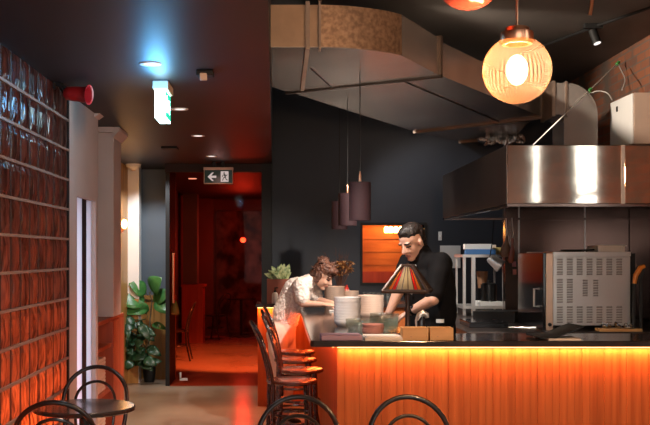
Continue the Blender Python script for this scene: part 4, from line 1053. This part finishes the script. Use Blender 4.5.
obj('stems', tw, M['twig'], vs); obj('dried_flowers', fl, M['dry'], vs, smooth=True)
tw = new()
for i in range(12):
    a = rr.uniform(0,2*PI); x = rr.uniform(-.22,.10)
    p2 = V((x, rr.uniform(-.06,.06), rr.uniform(.46,.62)))
    tube(tw, [(0,0,.12), V((x*.4,p2.y*.4,.34)), p2], [.004,.003,.0015], 5)
    for k in range(3):
        q0 = V((x*.4,p2.y*.4,.34)).lerp(p2, rr.uniform(.2,.9)); tube(tw, [q0, q0+V((rr.uniform(-.06,.06),0,rr.uniform(.02,.07)))], [.0022,.001], 4)
obj('bare_twigs', tw, M['twig'], vs)
bt = thing('sauce_bottle', 'small red and white bottle right of the flower vase', 'bottle', (X(347,10.95), 10.95, CT))
bm = new(); lathe(bm, [(0,0),(.026,0),(.026,.13),(0,.13)], seg=20); obj('bottle_body', bm, M['white'], bt, smooth=True)
bm = new(); lathe(bm, [(.0265,.095),(.0265,.125),(.018,.15),(.011,.155),(.011,.18),(0,.18)], seg=20); obj('cap', bm, M['red_plastic'], bt, smooth=True)
nk = box('napkin', (-.04,.05,-.06,.06,0,.012), M['white'], bevel=.004); nk.location = (.475, 9.06, CT); tag(nk, 'small white napkin under the hand of the leaning woman', 'napkin')

# floor plant
fp_ = thing('potted_plant', 'tall leafy green plant in a small black pot by the golden panelling', 'potted plant', (X(149,12.5), 12.52, 0))
bm = new(); lathe(bm, vessel(.082,.185,.062,.006), seg=28); lathe(bm, [(0,.15),(.07,.15),(0,.16)], seg=20); obj('pot', bm, M['black'], fp_, smooth=True)
st_ = new(); lf = new(); ld = new(); rr = random.Random(5)
def pp3(px, py, dy=0): v = P(px, py, 12.5+dy); return v - V((X(149,12.5), 12.52, 0))
trunk = [V((0,0,.15)), pp3(149,345), pp3(150,320), pp3(152,300), pp3(149,292)]
tube(st_, trunk, [.013,.012,.010,.008,.006], 8)
for (bx_, by_, tx, ty, dy, L, Wd) in ((148,296,135,288,-.10,.28,.26),(150,294,158,283,-.12,.28,.32),(148,300,126,301,-.12,.40,.40),(151,304,165,296,-.08,.30,.26),(149,308,136,311,-.10,.34,.28),
                                  (153,300,171,310,-.14,.40,.34),(148,318,138,300,-.15,.24,.16),(150,325,165,330,-.1,.22,.12)):
    b0 = pp3(bx_,by_); b1 = pp3(tx,ty,dy); m0 = b0.lerp(b1,.15)+V((0,0,.02))
    tube(st_, [b0, m0], .004, 6); leaf(lf, m0, b1-b0, L, Wd*.8, .12, up=(0,-.88,.47), n=10, fold=.12)
for i in range(38):
    a0 = pp3(rr.uniform(128,147), rr.uniform(318,366), rr.uniform(-.32,-.10)); t0 = V((0,0,.2)).lerp(V((0,0,.5)), rr.random())
    tube(st_, [t0, t0.lerp(a0,.6)+V((0,0,.03)), a0], .003, 5)
    a = rr.uniform(0,2*PI); leaf(ld, a0, (math.cos(a), -.5+.3*math.sin(a), rr.uniform(-.5,.3)), rr.uniform(.12,.24), rr.uniform(.07,.14), .3, up=(0,-.85,.5), n=6, fold=.12)
obj('stem', st_, M['stem'], fp_, smooth=True); obj('bright_leaves', lf, M['leaf'], fp_, smooth=True, solid=.002); obj('dark_leaves', ld, M['leaf_dark'], fp_, smooth=True, solid=.002)
# ------------------------------------------------------------------ people
def fuse(name, build, m, parent, voxel=.007, smooth=4, disp=0, dscale=.05, paint=None, cut=None):
    bm = new(); build(bm)
    me = bpy.data.meshes.new(name + '_raw'); bm.to_mesh(me); bm.free()
    o = bpy.data.objects.new(name + '_raw', me); COL.objects.link(o)
    rm = o.modifiers.new('r', 'REMESH'); rm.mode = 'VOXEL'; rm.voxel_size = voxel
    if smooth:
        sm = o.modifiers.new('s', 'SMOOTH'); sm.factor = .5; sm.iterations = smooth
    dg = bpy.context.evaluated_depsgraph_get(); dg.update()
    m2 = bpy.data.meshes.new_from_object(o.evaluated_get(dg)); m2.name = name
    bpy.data.objects.remove(o)
    m2.materials.clear()
    for x in (m if isinstance(m, (list, tuple)) else [m]): m2.materials.append(x)
    if disp:
        m2.update()
        ns = [v.normal.copy() for v in m2.vertices]
        for v, n in zip(m2.vertices, ns): v.co += n * disp * noise.noise(v.co / dscale)
    if cut:
        b = bmesh.new(); b.from_mesh(m2)
        bmesh.ops.delete(b, geom=[f for f in b.faces if cut(f.calc_center_median())], context='FACES'); b.to_mesh(m2); b.free()
    if paint:
        for p in m2.polygons: p.material_index = paint(p.center)
    m2.polygons.foreach_set('use_smooth', [True]*len(m2.polygons))
    r = bpy.data.objects.new(name, m2); link(r, parent)
    return r
def frame(yaw, pitch):
    """head axes as columns (forward, left, up)"""
    a = V((math.cos(yaw), math.sin(yaw), 0)); s, c = math.sin(pitch), math.cos(pitch)
    f = V((a.x*c, a.y*c, -s)); u = V((a.x*s, a.y*s, c)); l = u.cross(f)
    return Matrix((f, l, u)).transposed()
def head(bm, C, mx, female=False):
    def e(c, r): ellipsoid(bm, C + mx @ V(c), r, mx, 20, 14)
    e((-.014,0,.032), (.096,.076,.088)); e((.030,0,-.028), (.058,.058,.088)); e((.020,0,-.062), (.058,.050,.052))
    e((.056,0,-.100), (.030,.030,.022)); e((.062,.030,-.035), (.024,.022,.024)); e((.062,-.030,-.035), (.024,.022,.024))
    for s in (-1, 1):
        e((.076,s*.030,.020), (.014,.026,.009)); e((-.008,s*.078,-.014), (.020,.008,.031)); e((-.004,s*.083,-.004), (.014,.006,.016))
    capsule(bm, C + mx @ V((.082,0,.008)), C + mx @ V((.106,0,-.030)), .009, .014, 10)
    for s in (-1,1): e((.092,s*.010,-.034), (.012,.009,.008))
    e((.083,0,-.062), (.012,.022,.006)); e((.081,0,-.072), (.012,.020,.007)); e((.080,0,-.052), (.010,.020,.012))
def facepaint(C, mx, brow=1):
    inv = mx.transposed()
    def f(c):
        p = inv @ (V(c) - C)
        if p.x > .055:
            for s in (-1, 1):
                if abs(p.y - s*.031) < .014 and abs(p.z + .002) < .0065: return 1
                if abs(p.y - s*.032) < .020 and abs(p.z - .021) < .0055: return 2
            if abs(p.y) < .021 and -.077 < p.z < -.058 and p.x > .07: return 3
        return 0
    return f
def hand(bm, wrist, d, n, L=.17, curl=.5, thumb=1):
    """palm plus four unequal bent fingers and a side thumb; d = hand direction, n = back-of-hand normal"""
    wrist = V(wrist); d = V(d).normalized(); n = V(n); n = (n - d*n.dot(d)).normalized(); s = d.cross(n)
    mx = Matrix((d, s, n)).transposed()
    ellipsoid(bm, wrist + d*.048, (.056,.040,.017), mx, 14, 10)
    for k, (off, ln) in enumerate(((-.029,.068),(-.0095,.078),(.0105,.073),(.029,.057))):
        p = wrist + d*.085 + s*off; q = p + (d + s*off*1.6 - n*curl*.4).normalized()*ln*.45; r = q + (d - n*curl*1.2).normalized()*ln*.33; t = r + (d - n*curl*2.2).normalized()*ln*.28
        capsule(bm, p - d*.02, q, .0092, .0088, 10); capsule(bm, q, r, .0088, .0080, 10); capsule(bm, r, t, .0080, .0068, 10)
    p = wrist + d*.022 - s*thumb*.028; q = p + (d*.6 - s*thumb*.75 - n*.25).normalized()*.042; r = q + (d*.95 - s*thumb*.25 - n*.35).normalized()*.032
    capsule(bm, p, q, .0125, .0105, 10); capsule(bm, q, r, .0105, .0082, 10)
def foot(bm, ankle, d, k=1.0):
    ankle = V(ankle); d = V(d).normalized()
    capsule(bm, (ankle.x - d.x*.03, ankle.y - d.y*.03, .042), (ankle.x + d.x*.11, ankle.y + d.y*.11, .036), .042*k, .036*k)
    capsule(bm, (ankle.x + d.x*.11, ankle.y + d.y*.11, .036), (ankle.x + d.x*.17, ankle.y + d.y*.17, .028), .036*k, .026*k)

# ---- chef
def chef():
    root = thing('person', 'person in a black shirt with short dark hair, head bowed, working behind the bar', 'person', (1.08, 7.05, 0))
    O = V((1.08, 7.05, 0))
    yaw = math.atan2(-.62, -.78); mx = frame(yaw, R(30)); C = P(411.5, 241.5, 6.95) - O
    a = V((math.cos(yaw), math.sin(yaw), 0)); lf_ = V((-a.y, a.x, 0))
    pel = V((.0,.0,.97)); wai = V((-.015,-.01,1.17)); che = V((-.045,-.03,1.40)); nb = P(425,257,6.98) - O
    shl = P(441,264,6.86) - O; shr = P(409,263,7.15) - O
    ell = P(433,299.5,6.68) - O; wrl = P(409.5,312,6.82) - O
    elr = P(399,290,7.02) - O; wrr = P(389,313,7.0) - O
    hips = [pel + lf_*s*.095 - V((0,0,.04)) for s in (1,-1)]
    knees = [V((h.x,h.y,.51)) + a*.03 for h in hips]; anks = [V((k.x,k.y,.09)) - a*.03 for k in knees]
    def body(bm):
        head(bm, C, mx)
        capsule(bm, C + mx @ V((-.025,0,-.05)), nb, .052, .054)
        capsule(bm, pel, wai, .125, .120); capsule(bm, wai, che, .120, .135); capsule(bm, che, nb - V((0,0,.05)), .135, .07)
        for sh, el_, wr in ((shl,ell,wrl),(shr,elr,wrr)):
            capsule(bm, che + V((0,0,.10)), sh, .07, .055); capsule(bm, sh, el_, .052, .040); capsule(bm, el_, wr, .043, .027)
        hand(bm, wrl, wrl-ell, (0,-.3,1)); hand(bm, wrr, wrr-elr, (0,-.3,1), thumb=-1)
        for h, k, f in zip(hips, knees, anks):
            capsule(bm, h, k, .085, .056); capsule(bm, k, f, .054, .036); foot(bm, f, a)
    b = fuse('body', body, [M['skin'], M['eye'], M['hair'], M['lip']], root, .006, 3, paint=facepaint(C, mx))
    def hair(bm):
        def e(c, r): ellipsoid(bm, C + mx @ V(c), r, mx, 20, 14)
        e((-.018,0,.068), (.092,.078,.060)); e((-.050,0,.035), (.070,.080,.085)); e((.036,0,.092), (.036,.054,.020)); e((-.085,0,-.02), (.028,.055,.055))
    fuse('hair', hair, M['hair'], root, .006, 3, .004, .014)
    def shirt(bm):
        capsule(bm, pel - V((0,0,.10)), wai, .165, .160); capsule(bm, wai, che, .163, .165)
        capsule(bm, che, nb - V((0,0,.06)), .168, .088)
        for s_ in (-1,1): capsule(bm, wai + lf_*.05*s_, che + lf_*.07*s_, .135, .140)
        for sh, el_, wr, k in ((shl,ell,wrl,.30),(shr,elr,wrr,.25)):
            capsule(bm, che + V((0,0,.11)), sh, .10, .082); capsule(bm, sh, sh.lerp(el_,.84), .084, .066)
        lathe_c = C + mx @ V((-.03,0,-.085))
        capsule(bm, nb - V((0,0,.05)), lathe_c.lerp(nb,.45), .083, .070)
    fuse('shirt', shirt, M['shirt'], root, .009, 5, .010, .09)
    def trousers(bm):
        capsule(bm, pel - V((0,0,.06)), pel + V((0,0,.04)), .14, .14)
        for h, k, f in zip(hips, knees, anks): capsule(bm, h, k, .105, .078); capsule(bm, k, f, .078, .062)
    fuse('trousers', trousers, M['black'], root, .011, 4, .006, .09)
    def shoes(bm):
        for f in anks: foot(bm, f, a, 1.14)
    fuse('shoes', shoes, M['rubber'], root, .008, 2)
    bm = new(); c = ell.lerp(wrl, .86); d = (wrl-ell).normalized()
    tube(bm, [c-d*.009, c+d*.009], .034, 20); n = V((0,-.8,.6)); q = c + n*.033
    ellipsoid(bm, q, (.017,.010,.017)); obj('wristwatch', bm, M['black_gloss'], root, smooth=True)
    bm = new()
    for k in range(5):
        t = k/5; p = (nb + a*.095 - V((0,0,.06))).lerp(che + a*.178 - V((0,0,.12)), t); ellipsoid(bm, p, (.008,.008,.008), None, 10, 6)
    obj('button', bm, M['tile'], root, smooth=True)
    bm = new(); t0 = P(440,321,6.835) - O; bx(bm, -.026,.026,-.012,.012,-.012,.012); obj('pocket_tag', bm, M['blue_card'] if False else M['tile'], root, loc=t0)
    return root
chef()

# ---- woman leaning over the bar
def woman():
    O = V((.02, 9.35, 0))
    root = thing('person', 'person with tousled auburn hair in a fluffy cream top leaning over the bar end', 'person', tuple(O))
    yaw = math.atan2(-.42, .9); mx = frame(yaw, R(34)); C = P(323.5, 275.5, 9.3) - O
    a = V((math.cos(yaw), math.sin(yaw), 0)); lf_ = V((-a.y, a.x, 0))
    pel = P(281,330,9.36) - O; wai = P(286,313,9.36) - O; che = P(297,292,9.34) - O; nb = P(309,281,9.33) - O
    shr = P(301,286,9.17) - O; shl = P(310,285,9.47) - O
    elr = P(303,303.5,9.10) - O; wrr = P(323,304.5,9.06) - O
    ell = P(318,300,9.42) - O; wll = P(333,303.5,9.28) - O
    hips = [pel + lf_*s*.09 - V((0,0,.03)) for s in (1,-1)]
    knees = [V((h.x+.03,h.y-.01,.47)) for h in hips]; anks = [V((k.x-.06,k.y,.085)) for k in knees]
    def body(bm):
        head(bm, C, mx, True)
        capsule(bm, C + mx @ V((-.03,0,-.05)), nb, .045, .050)
        capsule(bm, pel, wai, .11, .095); capsule(bm, wai, che, .095, .11); capsule(bm, che, nb, .11, .055)
        for sh, el_, wr in ((shr,elr,wrr),(shl,ell,wll)):
            capsule(bm, che.lerp(nb,.6), sh, .055, .045); capsule(bm, sh, el_, .043, .035); capsule(bm, el_, wr, .036, .024)
        hand(bm, wrr, wrr-elr, (0,-.3,1), curl=.3); hand(bm, wll, wll-ell, (0,-.3,1), curl=.3, thumb=-1)
        for h, k, f in zip(hips, knees, anks):
            capsule(bm, h, k, .082, .052); capsule(bm, k, f, .05, .034); foot(bm, f, a, .92)
    fuse('body', body, [M['skin'], M['eye'], M['auburn'], M['lip']], root, .006, 3, paint=facepaint(C, mx))
    rr = random.Random(2)
    def hair(bm):
        def e(c, r): ellipsoid(bm, C + mx @ V(c), r, mx, 18, 12)
        e((-.014,0,.062), (.102,.086,.072)); e((-.050,0,.030), (.075,.088,.095)); e((.062,.0,.088), (.042,.066,.032)); e((-.085,0,-.03), (.04,.07,.07))
        e((.012,.080,-.01), (.034,.016,.075)); e((-.01,-.083,-.02), (.032,.014,.06))
        e((-.075,0,.105), (.055,.055,.05))
        for i in range(22):
            v = V((rr.uniform(-1,.5), rr.uniform(-1,1), rr.uniform(-.1,1))).normalized()
            p = V((-.02,0,.045)) + V((v.x*.10, v.y*.088, v.z*.095)); w = V((rr.uniform(-1,1),rr.uniform(-1,1),rr.uniform(-1,1)))*.03
            capsule(bm, C + mx @ p, C + mx @ (p + v*.02 + w), .010, .005, 8)
    fuse('hair', hair, M['auburn'], root, .006, 1, .012, .016)
    def top(bm):
        capsule(bm, wai - V((.0,0,.05)), wai, .125, .125); capsule(bm, wai, che, .128, .140); capsule(bm, che, nb - V((0,0,.005)), .140, .072)
        for sh, el_ in ((shr,elr),(shl,ell)):
            capsule(bm, che.lerp(nb,.55), sh, .085, .078); capsule(bm, sh, sh.lerp(el_,.72), .076, .068)
    fuse('fluffy_top', top, M['cream'], root, .008, 2, .010, .018)
    def trousers(bm):
        capsule(bm, pel - V((0,0,.05)), wai - V((0,0,.04)), .128, .112)
        for h, k, f in zip(hips, knees, anks): capsule(bm, h, k, .10, .078); capsule(bm, k, f, .078, .068)
    fuse('trousers', trousers, M['beige'], root, .010, 4, .006, .08)
    def shoes(bm):
        for f in anks: foot(bm, f, a, 1.08)
    fuse('shoes', shoes, M['black'], root, .008, 2)
woman()

# ------------------------------------------------------------------ light behind the glass blocks
light('block_red_strip', 'AREA', (-1.85, 5.0, .25), 190, (1,.13,.025), .4, 3.4, aim=(-1.45, 5.0, .9)).rotation_euler = (0, R(-118), 0)
light('block_sky_light', 'AREA', (-2.2, 4.6, 2.3), 3, (.45,.68,1), .5, 2.4, aim=(-1.45, 4.6, 2.2))  # added cool fill behind the upper blocks

# ------------------------------------------------------------------ world and colour
w = bpy.data.worlds.new('world'); S.world = w; w.use_nodes = True
w.node_tree.nodes['Background'].inputs[0].default_value = (.5,.55,.65,1)
w.node_tree.nodes['Background'].inputs[1].default_value = .3
S.view_settings.view_transform = 'Standard'; S.view_settings.look = 'None'
S.view_settings.exposure = .38; S.view_settings.gamma = 1; S.view_settings.use_curve_mapping = False
S.cycles.max_bounces = 8; S.cycles.diffuse_bounces = 4; S.cycles.glossy_bounces = 4; S.cycles.transparent_max_bounces = 16
S.cycles.sample_clamp_indirect = 3; S.cycles.caustics_reflective = False; S.cycles.caustics_refractive = False
S.cycles.use_denoising = True
try: S.cycles.denoiser = 'OPENIMAGEDENOISE'
except Exception: pass
